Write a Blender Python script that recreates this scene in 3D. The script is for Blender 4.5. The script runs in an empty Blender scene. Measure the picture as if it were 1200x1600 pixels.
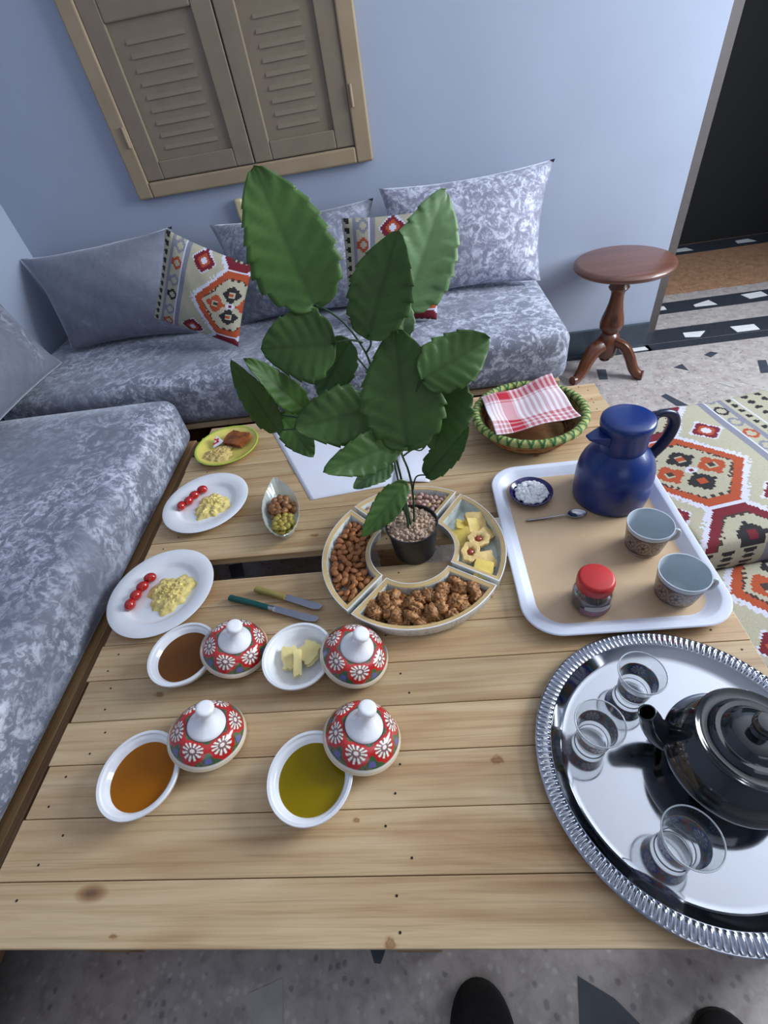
import bpy, bmesh, math, random
from mathutils import Vector, Matrix, Euler
import numpy as np
random.seed(7)
sc = bpy.context.scene
COL = sc.collection

# ------------------------------------------------------------------ camera
cam_d = bpy.data.cameras.new('camera')
cam = bpy.data.objects.new('camera', cam_d)
COL.objects.link(cam)
sc.camera = cam
PITCH, ROLL, YAW, FPX = 0.775419, 0.195617, -0.14158, 729.28
_fw = Vector((math.sin(YAW)*math.cos(PITCH), math.cos(YAW)*math.cos(PITCH), -math.sin(PITCH)))
_rt = Vector((math.cos(YAW), -math.sin(YAW), 0))
_dn = _fw.cross(_rt)
_ix = math.cos(ROLL)*_rt + math.sin(ROLL)*_dn
_iy = -math.sin(ROLL)*_rt + math.cos(ROLL)*_dn
_m = Matrix((( _ix.x, -_iy.x, -_fw.x, 0.0), (_ix.y, -_iy.y, -_fw.y, 0.0), (_ix.z, -_iy.z, -_fw.z, 1.2), (0, 0, 0, 1)))
cam.matrix_world = _m
cam_d.sensor_fit = 'VERTICAL'
cam_d.sensor_height = 32.0
cam_d.lens = 32.0*FPX/1600.0
cam_d.clip_start = 0.01

# ------------------------------------------------------------------ world, lights, exposure
w = bpy.data.worlds.new('world'); sc.world = w; w.use_nodes = True
w.node_tree.nodes['Background'].inputs[0].default_value = (0.55, 0.72, 1.0, 1)
w.node_tree.nodes['Background'].inputs[1].default_value = 0.6
def area(name, loc, target, sx, sy, power, col):
    d = bpy.data.lights.new(name, 'AREA'); d.shape = 'RECTANGLE'; d.size = sx; d.size_y = sy
    d.energy = power; d.color = col
    o = bpy.data.objects.new(name, d); COL.objects.link(o); o.location = loc
    o.rotation_euler = (Vector(target)-Vector(loc)).to_track_quat('-Z', 'Y').to_euler()
    return o
# daylight entering through the window of the right-hand wall
area('window_daylight', (2.58, 1.25, 1.62), (0.0, 0.95, 1.25), 1.25, 1.25, 92.0, (0.85, 0.925, 1.0))
area('room_fill', (0.6, -2.3, 1.75), (0.0, 1.0, 0.9), 1.5, 1.1, 4.5, (0.92, 0.96, 1.0))  # added fill lamp behind the viewer, no such source in the room
sc.view_settings.view_transform = 'Standard'
sc.view_settings.look = 'None'
sc.view_settings.gamma = 1.0
sc.view_settings.use_curve_mapping = False
sc.view_settings.exposure = 0.34
sc.cycles.use_denoising = True
sc.cycles.max_bounces = 10
sc.cycles.diffuse_bounces = 4
sc.cycles.glossy_bounces = 5
sc.cycles.transmission_bounces = 8
sc.cycles.transparent_max_bounces = 12
sc.cycles.caustics_reflective = False
sc.cycles.caustics_refractive = False
sc.cycles.sample_clamp_indirect = 4.0

# ------------------------------------------------------------------ helpers
def S(r, g, b):
    f = lambda c: (c/255/12.92) if c/255 <= 0.04045 else ((c/255+0.055)/1.055)**2.4
    return (f(r), f(g), f(b), 1.0)

def new_mat(name):
    m = bpy.data.materials.new(name); m.use_nodes = True
    nt = m.node_tree
    return m, nt, nt.nodes['Principled BSDF']
def N(nt, typ, **kw):
    n = nt.nodes.new(typ)
    for k, v in kw.items():
        if hasattr(n, k): setattr(n, k, v)
    return n
def L(nt, a, b): nt.links.new(a, b)
def ramp(nt, src, stops):
    r = nt.nodes.new('ShaderNodeValToRGB')
    els = r.color_ramp.elements
    els[0].position = stops[0][0]; els[0].color = stops[0][1]
    els[1].position = stops[-1][0]; els[1].color = stops[-1][1]
    for p, c in stops[1:-1]:
        e = els.new(p); e.color = c
    nt.links.new(src, r.inputs[0])
    return r
def noise(nt, scale, detail=4, rough=.5, dist=0., vec=None):
    n = nt.nodes.new('ShaderNodeTexNoise')
    n.inputs['Scale'].default_value = scale; n.inputs['Detail'].default_value = detail
    n.inputs['Roughness'].default_value = rough; n.inputs['Distortion'].default_value = dist
    if vec is not None: nt.links.new(vec, n.inputs['Vector'])
    return n
def mapping(nt, scale=(1,1,1), loc=(0,0,0), rot=(0,0,0), src='Object'):
    tc = nt.nodes.new('ShaderNodeTexCoord'); mp = nt.nodes.new('ShaderNodeMapping')
    mp.inputs['Scale'].default_value = scale; mp.inputs['Location'].default_value = loc; mp.inputs['Rotation'].default_value = rot
    nt.links.new(tc.outputs[src], mp.inputs['Vector'])
    return mp.outputs['Vector']
def bump(nt, bsdf, src, strength=.3, dist=.002):
    b = nt.nodes.new('ShaderNodeBump'); b.inputs['Strength'].default_value = strength; b.inputs['Distance'].default_value = dist
    nt.links.new(src, b.inputs['Height']); nt.links.new(b.outputs[0], bsdf.inputs['Normal'])
def mixc(nt, fac, a, b, mode='MIX'):
    n = nt.nodes.new('ShaderNodeMix'); n.data_type = 'RGBA'; n.blend_type = mode
    if hasattr(fac, 'links'): nt.links.new(fac, n.inputs[0])
    else: n.inputs[0].default_value = fac
    for i, v in ((6, a), (7, b)):
        if hasattr(v, 'links'): nt.links.new(v, n.inputs[i])
        else: n.inputs[i].default_value = v
    return n.outputs[2]

def plain(name, col, rough=.5, metal=0., coat=0., var=.06, vs=30., bumpy=0., spec=None, sub=0.):
    m, nt, b = new_mat(name)
    n = noise(nt, vs, 3, vec=mapping(nt))
    dark = tuple(c*(1-var*2) for c in col[:3])+(1,); lite = tuple(min(1, c*(1+var*2)) for c in col[:3])+(1,)
    r = ramp(nt, n.outputs['Fac'], [(.3, dark), (.7, lite)])
    L(nt, r.outputs[0], b.inputs['Base Color'])
    b.inputs['Roughness'].default_value = rough; b.inputs['Metallic'].default_value = metal
    b.inputs['Coat Weight'].default_value = coat
    if coat: b.inputs['Coat Roughness'].default_value = .05
    if spec is not None: b.inputs['Specular IOR Level'].default_value = spec
    if sub:
        b.inputs['Subsurface Weight'].default_value = sub; b.inputs['Subsurface Radius'].default_value = (.006, .004, .002)
        b.inputs['Subsurface Scale'].default_value = 1.0
    if bumpy: bump(nt, b, noise(nt, vs*4, 4, vec=mapping(nt)).outputs['Fac'], bumpy, .002)
    return m
def attr_mat(name, rough=.5, coat=0., bumpy=0., bs=300., sheen=0., noisy=0.):
    m, nt, b = new_mat(name)
    a = N(nt, 'ShaderNodeAttribute'); a.attribute_name = 'Col'
    out = a.outputs['Color']
    if noisy:
        n = noise(nt, bs, 3, vec=mapping(nt))
        r = ramp(nt, n.outputs['Fac'], [(.3, (1-noisy,)*3+(1,)), (.7, (1,1,1,1))])
        out = mixc(nt, 1.0, out, r.outputs[0], 'MULTIPLY')
    L(nt, out, b.inputs['Base Color'])
    b.inputs['Roughness'].default_value = rough; b.inputs['Coat Weight'].default_value = coat
    b.inputs['Coat Roughness'].default_value = .05
    b.inputs['Sheen Weight'].default_value = sheen
    if bumpy: bump(nt, b, noise(nt, bs, 3, vec=mapping(nt)).outputs['Fac'], bumpy, .002)
    return m

def wood_mat(name, lo, mid, hi, axis=0, rough=.55, scale=1.0, coat=0., knots=()):
    """grain runs along the given local axis; each board (object) gets its own tone and its own stretch of grain"""
    m, nt, b = new_mat(name)
    oi = N(nt, 'ShaderNodeObjectInfo')
    tc = N(nt, 'ShaderNodeTexCoord')
    off = N(nt, 'ShaderNodeVectorMath', operation='MULTIPLY_ADD')
    cmb = N(nt, 'ShaderNodeCombineXYZ')
    for i in range(3): L(nt, oi.outputs['Random'], cmb.inputs[i])
    L(nt, cmb.outputs[0], off.inputs[0]); off.inputs[1].default_value = (37., 53., 71.); L(nt, tc.outputs['Object'], off.inputs[2])
    mp = N(nt, 'ShaderNodeMapping'); s = [16.*scale]*3; s[axis] = 1.3*scale
    mp.inputs['Scale'].default_value = s
    L(nt, off.outputs[0], mp.inputs['Vector'])
    n1 = noise(nt, 1.0, 5, .55, 1.2, mp.outputs[0])
    mp2 = N(nt, 'ShaderNodeMapping'); s2 = [170.*scale]*3; s2[axis] = 3.*scale
    mp2.inputs['Scale'].default_value = s2; L(nt, off.outputs[0], mp2.inputs['Vector'])
    n2 = noise(nt, 1.0, 4, .6, .6, mp2.outputs[0])
    r = ramp(nt, n1.outputs['Fac'], [(.26, lo), (.42, mid), (.58, hi), (.74, mid)])
    r2 = ramp(nt, n2.outputs['Fac'], [(.34, (.74, .70, .64, 1)), (.52, (1, 1, 1, 1))])
    c = mixc(nt, .75, r.outputs[0], r2.outputs[0], 'MULTIPLY')
    # broad blotches of darker heartwood
    mp3 = N(nt, 'ShaderNodeMapping'); s3 = [9.]*3; s3[axis] = 2.2
    mp3.inputs['Scale'].default_value = s3; L(nt, off.outputs[0], mp3.inputs['Vector'])
    n3 = noise(nt, 1.0, 2, .5, .8, mp3.outputs[0])
    r3 = ramp(nt, n3.outputs['Fac'], [(.56, (1, 1, 1, 1)), (.74, (.72, .58, .46, 1))])
    c = mixc(nt, .6, c, r3.outputs[0], 'MULTIPLY')
    # knots
    mp4 = N(nt, 'ShaderNodeMapping'); s4 = [15.]*3; s4[axis] = 6.5
    mp4.inputs['Scale'].default_value = s4; L(nt, off.outputs[0], mp4.inputs['Vector'])
    vo = N(nt, 'ShaderNodeTexVoronoi'); vo.inputs['Scale'].default_value = .42; L(nt, mp4.outputs[0], vo.inputs['Vector'])
    r4 = ramp(nt, vo.outputs['Distance'], [(.02, (.22, .12, .07, 1)), (.05, (.55, .4, .3, 1)), (.085, (1, 1, 1, 1))])
    c = mixc(nt, .85, c, r4.outputs[0], 'MULTIPLY')
    if knots:
        c = mixc(nt, 0., c, c)
        geo = N(nt, 'ShaderNodeNewGeometry')
        for kx, ky, kr, ks in knots:
            d = N(nt, 'ShaderNodeVectorMath', operation='SUBTRACT'); L(nt, geo.outputs['Position'], d.inputs[0]); d.inputs[1].default_value = (kx, ky, .35)
            sc_ = N(nt, 'ShaderNodeVectorMath', operation='MULTIPLY'); L(nt, d.outputs[0], sc_.inputs[0]); sc_.inputs[1].default_value = (1/kr/ks, 1/kr, 0)
            nn = noise(nt, 90., 2, vec=geo.outputs['Position'])
            ln = N(nt, 'ShaderNodeVectorMath', operation='LENGTH'); L(nt, sc_.outputs[0], ln.inputs[0])
            aa = N(nt, 'ShaderNodeMath', operation='MULTIPLY_ADD'); L(nt, nn.outputs['Fac'], aa.inputs[0]); aa.inputs[1].default_value = .9; L(nt, ln.outputs['Value'], aa.inputs[2])
            rk = ramp(nt, aa.outputs[0], [(.35, (.40, .24, .15, 1)), (.55, (.60, .46, .34, 1)), (.72, (.42, .28, .18, 1)), (.82, (.80, .70, .58, 1)), (1., (1, 1, 1, 1))])
            c = mixc(nt, .9, c, rk.outputs[0], 'MULTIPLY')
    tone = ramp(nt, oi.outputs['Random'], [(0, (.82, .80, .76, 1)), (.5, (1, .97, .92, 1)), (1, (1.0, 1.0, 1.0, 1))])
    c = mixc(nt, 1.0, c, tone.outputs[0], 'MULTIPLY')
    L(nt, c, b.inputs['Base Color'])
    b.inputs['Roughness'].default_value = rough; b.inputs['Coat Weight'].default_value = coat
    bump(nt, b, n2.outputs['Fac'], .25, .0012)
    return m

def velvet_mat(name, lo, mid, hi, m0=.38, m1=.60, amin=.10, amax=1.):
    m, nt, b = new_mat(name)
    v = mapping(nt, (1, 1, 1))
    big = noise(nt, 3.4, 3, .55, .5, v)
    fine = noise(nt, 42., 7, .66, 1.5, v)
    mid_ = noise(nt, 15., 4, .6, 2.0, v)
    ml = N(nt, 'ShaderNodeMath', operation='MULTIPLY_ADD'); L(nt, mid_.outputs['Fac'], ml.inputs[0]); ml.inputs[1].default_value = .45; 
    m2 = N(nt, 'ShaderNodeMath', operation='MULTIPLY'); L(nt, fine.outputs['Fac'], m2.inputs[0]); m2.inputs[1].default_value = .6; L(nt, m2.outputs[0], ml.inputs[2])
    rf = ramp(nt, ml.outputs[0], [(.50, (0, 0, 0, 1)), (.555, (.45, .45, .45, 1)), (.64, (1, 1, 1, 1))])
    rm = ramp(nt, big.outputs['Fac'], [(m0, (amin,)*3+(1,)), (m1, (amax,)*3+(1,))])
    mm = N(nt, 'ShaderNodeMath', operation='MULTIPLY'); L(nt, rf.outputs[0], mm.inputs[0]); L(nt, rm.outputs[0], mm.inputs[1])
    base = ramp(nt, mid_.outputs['Fac'], [(.35, lo), (.65, mid)])
    c = mixc(nt, mm.outputs[0], base.outputs[0], hi)
    L(nt, c, b.inputs['Base Color'])
    rr = ramp(nt, mm.outputs[0], [(0, (.7,)*3+(1,)), (1, (.42,)*3+(1,))])
    L(nt, rr.outputs[0], b.inputs['Roughness'])
    b.inputs['Sheen Weight'].default_value = .6; b.inputs['Sheen Roughness'].default_value = .35
    b.inputs['Sheen Tint'].default_value = (.85, .9, 1, 1)
    bump(nt, b, ml.outputs[0], .4, .006)
    return m

class G:
    def __init__(s): s.v = []; s.f = []; s.c = None; s.fc = None; s.mi = []
    def add(s, vs, fs, mi=0):
        o = len(s.v); s.v += [tuple(p) for p in vs]; s.f += [tuple(i+o for i in q) for q in fs]; s.mi += [mi]*len(fs); return s
    def box(s, c, d, rz=0., rot=None):
        x, y, z = d[0]/2, d[1]/2, d[2]/2
        R = rot or Matrix.Rotation(rz, 3, 'Z')
        vs = [Vector(c)+R@Vector((a*x, b*y, e*z)) for a in (-1, 1) for b in (-1, 1) for e in (-1, 1)]
        return s.add(vs, [(0, 1, 3, 2), (4, 6, 7, 5), (0, 4, 5, 1), (2, 3, 7, 6), (0, 2, 6, 4), (1, 5, 7, 3)])
    def lathe(s, prof, seg=48, c=(0, 0, 0), mi=0):
        vs = []; fs = []; n = len(prof)
        idx = []
        for (r, z) in prof:
            if r < 1e-6: idx.append([len(vs)]*seg); vs.append((c[0], c[1], c[2]+z))
            else:
                idx.append(list(range(len(vs), len(vs)+seg)))
                for k in range(seg):
                    a = 2*math.pi*k/seg; vs.append((c[0]+r*math.cos(a), c[1]+r*math.sin(a), c[2]+z))
        for i in range(n-1):
            A, B = idx[i], idx[i+1]
            for k in range(seg):
                q = (A[k], A[(k+1) % seg], B[(k+1) % seg], B[k]); q2 = []
                for t in q:
                    if t not in q2: q2.append(t)
                if len(q2) > 2: fs.append(tuple(q2))
        return s.add(vs, fs, mi)
    def tube(s, path, rad, seg=10, cap=True):
        P = [Vector(p) for p in path]; n = len(P)
        R = rad if isinstance(rad, (list, tuple)) else [rad]*n
        vs = []; fs = []; u = None
        for i in range(n):
            t = (P[min(i+1, n-1)]-P[max(i-1, 0)]).normalized()
            if u is None:
                u = t.orthogonal().normalized()
            else:
                u = (u-u.dot(t)*t).normalized()
            w_ = t.cross(u)
            r = R[i] if isinstance(R[i], (list, tuple)) else (R[i], R[i])
            for k in range(seg):
                a = 2*math.pi*k/seg; vs.append(P[i]+u*(r[0]*math.cos(a))+w_*(r[1]*math.sin(a)))
        for i in range(n-1):
            for k in range(seg):
                a, b = i*seg+k, i*seg+(k+1) % seg
                fs.append((a, b, b+seg, a+seg))
        if cap: fs += [tuple(range(seg-1, -1, -1)), tuple((n-1)*seg+k for k in range(seg))]
        return s.add(vs, fs)
    def grid(s, fn, nu, nv, cu=False, cv=False):
        vs = []; fs = []
        for i in range(nu):
            for j in range(nv):
                vs.append(fn(i/(nu if cu else nu-1), j/(nv if cv else nv-1)))
        for i in range(nu if cu else nu-1):
            for j in range(nv if cv else nv-1):
                a = i*nv+j; b = ((i+1) % nu)*nv+j; c = ((i+1) % nu)*nv+(j+1) % nv; d = i*nv+(j+1) % nv
                fs.append((a, b, c, d))
        return s.add(vs, fs)
    def ball(s, c, r, rot=None, nu=12, nv=8, fn=None):
        R = rot or Matrix.Identity(3); vs = []; fs = []
        r = r if isinstance(r, (tuple, list)) else (r, r, r)
        for j in range(1, nv):
            ph = math.pi*j/nv
            for i in range(nu):
                th = 2*math.pi*i/nu
                d = Vector((math.sin(ph)*math.cos(th), math.sin(ph)*math.sin(th), math.cos(ph)))
                k = fn(d) if fn else 1.
                vs.append(Vector(c)+R@Vector((d.x*r[0]*k, d.y*r[1]*k, d.z*r[2]*k)))
        t = len(vs)
        for sg in (1, -1):
            d = Vector((0, 0, sg)); k = fn(d) if fn else 1.
            vs.append(Vector(c)+R@Vector((0, 0, sg*r[2]*k)))
        for j in range(nv-2):
            for i in range(nu):
                a = j*nu+i; b = j*nu+(i+1) % nu; fs.append((a, a+nu, b+nu, b))
        for i in range(nu):
            fs.append((t, i, (i+1) % nu)); fs.append((t+1, (nv-2)*nu+(i+1) % nu, (nv-2)*nu+i))
        return s.add(vs, fs)
    def prism(s, poly, z0, z1):
        n = len(poly)
        vs = [(p[0], p[1], z0) for p in poly]+[(p[0], p[1], z1) for p in poly]
        fs = [tuple(range(n-1, -1, -1)), tuple(range(n, 2*n))]+[(i, (i+1) % n, n+(i+1) % n, n+i) for i in range(n)]
        return s.add(vs, fs)
    def build(s, name, mat, parent=None, loc=(0, 0, 0), smooth=True, bevel=0., bseg=2, angle=40, sub=0, solid=0., rot=None, pcol=None, fcol=None):
        me = bpy.data.meshes.new(name)
        me.from_pydata(s.v, [], s.f)
        mats = mat if isinstance(mat, (list, tuple)) else [mat]
        for m in mats: me.materials.append(m)
        if len(mats) > 1: me.polygons.foreach_set('material_index', s.mi)
        if pcol is not None:
            a = me.color_attributes.new('Col', 'FLOAT_COLOR', 'POINT')
            a.data.foreach_set('color', [x for q in pcol for x in q])
        if fcol is not None:
            a = me.color_attributes.new('Col', 'FLOAT_COLOR', 'CORNER')
            a.data.foreach_set('color', [x for i, q in enumerate(s.f) for _ in q for x in fcol[i]])
        bm = bmesh.new(); bm.from_mesh(me); bmesh.ops.recalc_face_normals(bm, faces=bm.faces); bm.to_mesh(me); bm.free()
        if smooth:
            me.polygons.foreach_set('use_smooth', [True]*len(me.polygons))
            try: me.set_sharp_from_angle(angle=math.radians(angle))
            except Exception: pass
        me.update()
        o = bpy.data.objects.new(name, me); COL.objects.link(o)
        if parent is not None: o.parent = parent
        o.location = loc
        if rot is not None: o.rotation_euler = rot
        if bevel:
            md = o.modifiers.new('bevel', 'BEVEL'); md.width = bevel; md.segments = bseg; md.limit_method = 'ANGLE'
        if solid:
            md = o.modifiers.new('solid', 'SOLIDIFY'); md.thickness = solid; md.offset = 0
        if sub:
            md = o.modifiers.new('sub', 'SUBSURF'); md.levels = sub; md.render_levels = sub
        return o

def tag(o, label, cat, group=None):
    o['label'] = label; o['category'] = cat
    if group: o['group'] = group
    return o
def thing(name, label, cat, loc=(0, 0, 0), rot=(0, 0, 0), group=None):
    o = bpy.data.objects.new(name, None); COL.objects.link(o)
    o.location = loc; o.rotation_euler = rot; o.empty_display_size = .05
    return tag(o, label, cat, group)
def struct(o, label=None):
    o['kind'] = 'structure'
    if label: o['label'] = label
    return o
def share(name, src, parent, loc, rot=(0, 0, 0), scale=None):
    o = bpy.data.objects.new(name, src.data); COL.objects.link(o); o.parent = parent; o.location = loc; o.rotation_euler = rot
    if scale: o.scale = scale
    for md in src.modifiers:
        n = o.modifiers.new(md.name, md.type)
        for k in ('width', 'segments', 'limit_method', 'thickness', 'offset', 'levels', 'render_levels'):
            if hasattr(md, k): setattr(n, k, getattr(md, k))
    return o
def copy_thing(root, loc, rot=None, label=None):
    r = root.copy(); COL.objects.link(r); r.location = loc
    if rot is not None: r.rotation_euler = rot
    if label: r['label'] = label
    for ch in list(root.children):
        c = ch.copy(); COL.objects.link(c); c.parent = r
        for g_ in list(ch.children):
            d = g_.copy(); COL.objects.link(d); d.parent = c
    return r
def lerp(a, b, t): return a+(b-a)*t
def smoothpath(pts, n=6):
    P = [Vector(p) for p in pts]; out = []
    for i in range(len(P)-1):
        p0 = P[max(i-1, 0)]; p1 = P[i]; p2 = P[i+1]; p3 = P[min(i+2, len(P)-1)]
        for k in range(n):
            t = k/n
            out.append(.5*((2*p1)+(p2-p0)*t+(2*p0-5*p1+4*p2-p3)*t*t+(3*p1-p0-3*p2+p3)*t**3))
    out.append(P[-1]); return out
def hsh(*a):
    x = math.sin(sum(v*k for v, k in zip(a, (12.9898, 78.233, 37.719))))*43758.5453
    return x-math.floor(x)

# ------------------------------------------------------------------ materials
TT = 0.35                                   # height of the table top
m_wall = plain('painted_plaster', S(164, 173, 192), .75, var=.02, vs=3., bumpy=.05)
m_ceil = plain('ceiling_paint', S(236, 236, 238), .8, var=.02)
m_hallwall = plain('hall_darkness', S(12, 11, 11), .8, var=.05)  # near-black colour stands in for the darkness of the unlit hall
m_skirt = plain('dark_skirting_tile', S(62, 72, 82), .3, var=.06)
m_jamb = plain('brown_jamb_paint', S(86, 78, 76), .6, var=.04)
m_shutter = plain('beige_shutter_paint', S(132, 117, 99), .5, var=.04, vs=14., bumpy=.04)
m_shutterframe = plain('beige_frame_paint', S(158, 138, 110), .5, var=.04, vs=10.)
m_hinge = plain('painted_hinge', S(140, 120, 96), .45)
m_deck = wood_mat('pallet_pine', S(176, 138, 100), S(198, 166, 126), S(212, 186, 148), axis=0, rough=.5, knots=((.0694, .2557, .016, 1.5), (-.1123, .034, .014, 1.5), (-.5146, .042, .007, 2.4), (-.1636, .176, .009, 1.4), (-.575, .402, .014, 1.6), (.044, 1.05, .008, 2.), (-.30, .80, .011, 3.2), (.30, 1.02, .008, 2.)))
m_deckY = wood_mat('pallet_pine_bearer', S(120, 88, 60), S(160, 124, 88), S(180, 146, 106), axis=1, rough=.6)
m_base = wood_mat('sofa_base_pine', S(96, 70, 50), S(130, 98, 70), S(150, 118, 86), axis=1, rough=.6)
m_nail = plain('rusty_nail', S(48, 40, 38), .5, metal=.4)
m_velvet = velvet_mat('grey_crushed_velvet', S(112, 115, 130), S(132, 135, 151), S(210, 213, 228))
m_velvet_dim = velvet_mat('grey_velvet_dim_sheen', S(114, 116, 130), S(124, 127, 141), S(200, 203, 218), .52, .72, .0, .75)  # same velvet turned from the light: weak sheen painted into the colour
m_velvet_lit = velvet_mat('grey_velvet_lit_sheen', S(126, 126, 144), S(152, 154, 174), S(216, 219, 234), .25, .5, .35, 1.)  # same velvet facing the light: strong sheen painted into the colour
m_kilim = attr_mat('woven_kilim', .9, bumpy=.5, bs=420., noisy=.25)
m_walnutwood = wood_mat('varnished_walnut', S(60, 32, 18), S(90, 48, 28), S(104, 58, 34), axis=2, rough=.35, coat=.4)
m_top = wood_mat('varnished_tabletop', S(84, 52, 44), S(104, 66, 55), S(112, 73, 60), axis=0, rough=.4, coat=.3)

def terrazzo(name, base, dark, lite, sp):
    m, nt, b = new_mat(name)
    v = mapping(nt)
    vo = N(nt, 'ShaderNodeTexVoronoi'); vo.inputs['Scale'].default_value = 70.; L(nt, v, vo.inputs['Vector'])
    sep = N(nt, 'ShaderNodeSeparateColor'); L(nt, vo.outputs['Color'], sep.inputs[0])
    r = ramp(nt, sep.outputs[0], [(.0, dark), (sp, dark), (sp+.02, base), (.72, base), (.8, lite)])
    n = noise(nt, 26., 5, .65, .4, v)
    r2 = ramp(nt, n.outputs['Fac'], [(.36, (.72, .70, .70, 1)), (.6, (1, 1, 1, 1))])
    edge = ramp(nt, vo.outputs['Distance'], [(.25, (0, 0, 0, 1)), (.45, (1, 1, 1, 1))])
    c = mixc(nt, edge.outputs[0], r.outputs[0], base)
    c = mixc(nt, 1., c, r2.outputs[0], 'MULTIPLY')
    L(nt, c, b.inputs['Base Color']); b.inputs['Roughness'].default_value = .28
    return m
m_floor = terrazzo('cream_terrazzo', S(182, 174, 170), S(148, 141, 140), S(200, 195, 190), .14)
m_orange = terrazzo('orange_terrazzo', S(176, 136, 106), S(142, 102, 78), S(194, 158, 128), .2)
m_chipdark = plain('slate_chip', S(66, 70, 80), .3, var=.08)
m_chipwhite = plain('white_marble_chip', S(222, 222, 224), .3, var=.04)
m_chipgrey = plain('pale_grey_chip', S(176, 172, 168), .3, var=.05)
m_band = plain('black_terrazzo_band', S(52, 56, 64), .3, var=.12, vs=60.)

# ------------------------------------------------------------------ the room
WX, WY, RX, FY, CZ = -1.592, 2.187, 2.72, -2.6, 2.75
fl = struct(G().box((.56, -.2065, -.05), (4.32, 4.787, .1)).build('floor', m_floor, smooth=False), 'cream terrazzo floor with slate chips')
chips = [
 ([(.829, 2.019), (.867, 2.009), (.849, 1.924), (.813, 1.929)], 0), ([(1.146, 1.956), (1.190, 1.978), (1.192, 1.916)], 0),
 ([(1.310, 2.032), (1.346, 2.054), (1.371, 2.035), (1.326, 2.004)], 0), ([(1.486, 1.932), (1.518, 1.927), (1.480, 1.825), (1.445, 1.829)], 0),
 ([(1.008, 1.746), (1.031, 1.757), (1.079, 1.656), (1.036, 1.662)], 0), ([(.983, 1.979), (1.051, 1.971), (1.019, 1.844), (.954, 1.851)], 2),
 ([(-.722, 1.02), (-.675, 1.029), (-.650, .968), (-.697, .965)], 0), ([(.178, .0045), (.231, -.0226), (.2623, -.0519), (.20, -.12), (.150, -.115)], 0),
 ([(-.1952, .040), (-.1647, .040), (-.1743, .0194), (-.1864, .0203)], 0), ([(-.42, -.02), (-.36, .0), (-.35, -.06), (-.40, -.07)], 2),
 ([(.70, 1.80), (.76, 1.78), (.74, 1.70)], 2), ([(1.25, 1.80), (1.31, 1.79), (1.30, 1.74)], 2), ([(.55, .06), (.60, .03), (.53, -.03)], 0),
 ([(1.70, 1.97), (1.78, 1.93), (1.72, 1.86)], 0), ([(1.9, 2.06), (1.96, 2.03), (1.9, 1.98)], 2)]
def inlay(poly, k, par):
    cx = sum(p[0] for p in poly)/len(poly); cy = sum(p[1] for p in poly)/len(poly)
    return G().prism([(x-cx, y-cy) for x, y in poly], -.004, .0012).build('stone_chip', [m_chipdark, m_chipwhite, m_chipgrey][k], par, (cx, cy, 0), smooth=False)
for p_, k_ in chips: inlay(p_, k_, fl)
# threshold: two black bands with white chips, a pale strip between, orange hall floor behind
sill = struct(G().box((1.95, 2.45, -.05), (1.75, .526, .0998)).build('floor', m_floor, smooth=False), 'terrazzo threshold of the doorway')
for y0, y1 in ((2.19, 2.325), (2.49, 2.62)):
    G().box((1.95-(0), (y0+y1)/2, 0), (1.75, y1-y0, .002)).build('dark_band', m_band, sill, smooth=False)
for p_ in ([(1.314, 2.261), (1.415, 2.253), (1.366, 2.199), (1.304, 2.214)], [(1.533, 2.262), (1.640, 2.258), (1.637, 2.2), (1.536, 2.2)],
           [(1.244, 2.572), (1.352, 2.581), (1.349, 2.536), (1.228, 2.537)], [(1.489, 2.549), (1.581, 2.583), (1.595, 2.517), (1.487, 2.523)],
           [(1.749, 2.594), (1.855, 2.603), (1.859, 2.545), (1.763, 2.533)], [(1.78, 2.26), (1.88, 2.25), (1.86, 2.205), (1.79, 2.21)],
           [(2.0, 2.58), (2.1, 2.59), (2.08, 2.53), (1.99, 2.54)], [(2.03, 2.26), (2.13, 2.25), (2.1, 2.2)]):
    inlay(p_, 1, sill).location.z = .0008
bandR = G().box((0, 0, 0), (1.0, .06, .002)).build('dark_band', m_band, fl, (1.6, 2.157, 0), smooth=False)
bandL = G().box((0, 0, 0), (.40, .06, .002)).build('dark_band', m_band, fl, (.92, 2.157, 0), smooth=False)
inlay([(.9915, 2.174), (1.019, 2.184), (1.10, 2.182), (1.106, 2.14), (1.0, 2.137)], 1, fl).location.z = .0008
hf = struct(G().box((2.0, 3.72, -.05), (3.6, 2.2, .0996)).build('floor', m_orange, smooth=False), 'orange terrazzo floor of the hall beyond the doorway')
G().box((2.0, 3.36, 0), (3.6, .16, .002)).build('dark_band', m_band, hf, smooth=False)
for x in (1.72, 2.1, 2.5): inlay([(x, 3.33), (x+.11, 3.325), (x+.09, 3.385), (x+.01, 3.38)], 1, hf).location.z = .0008

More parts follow.
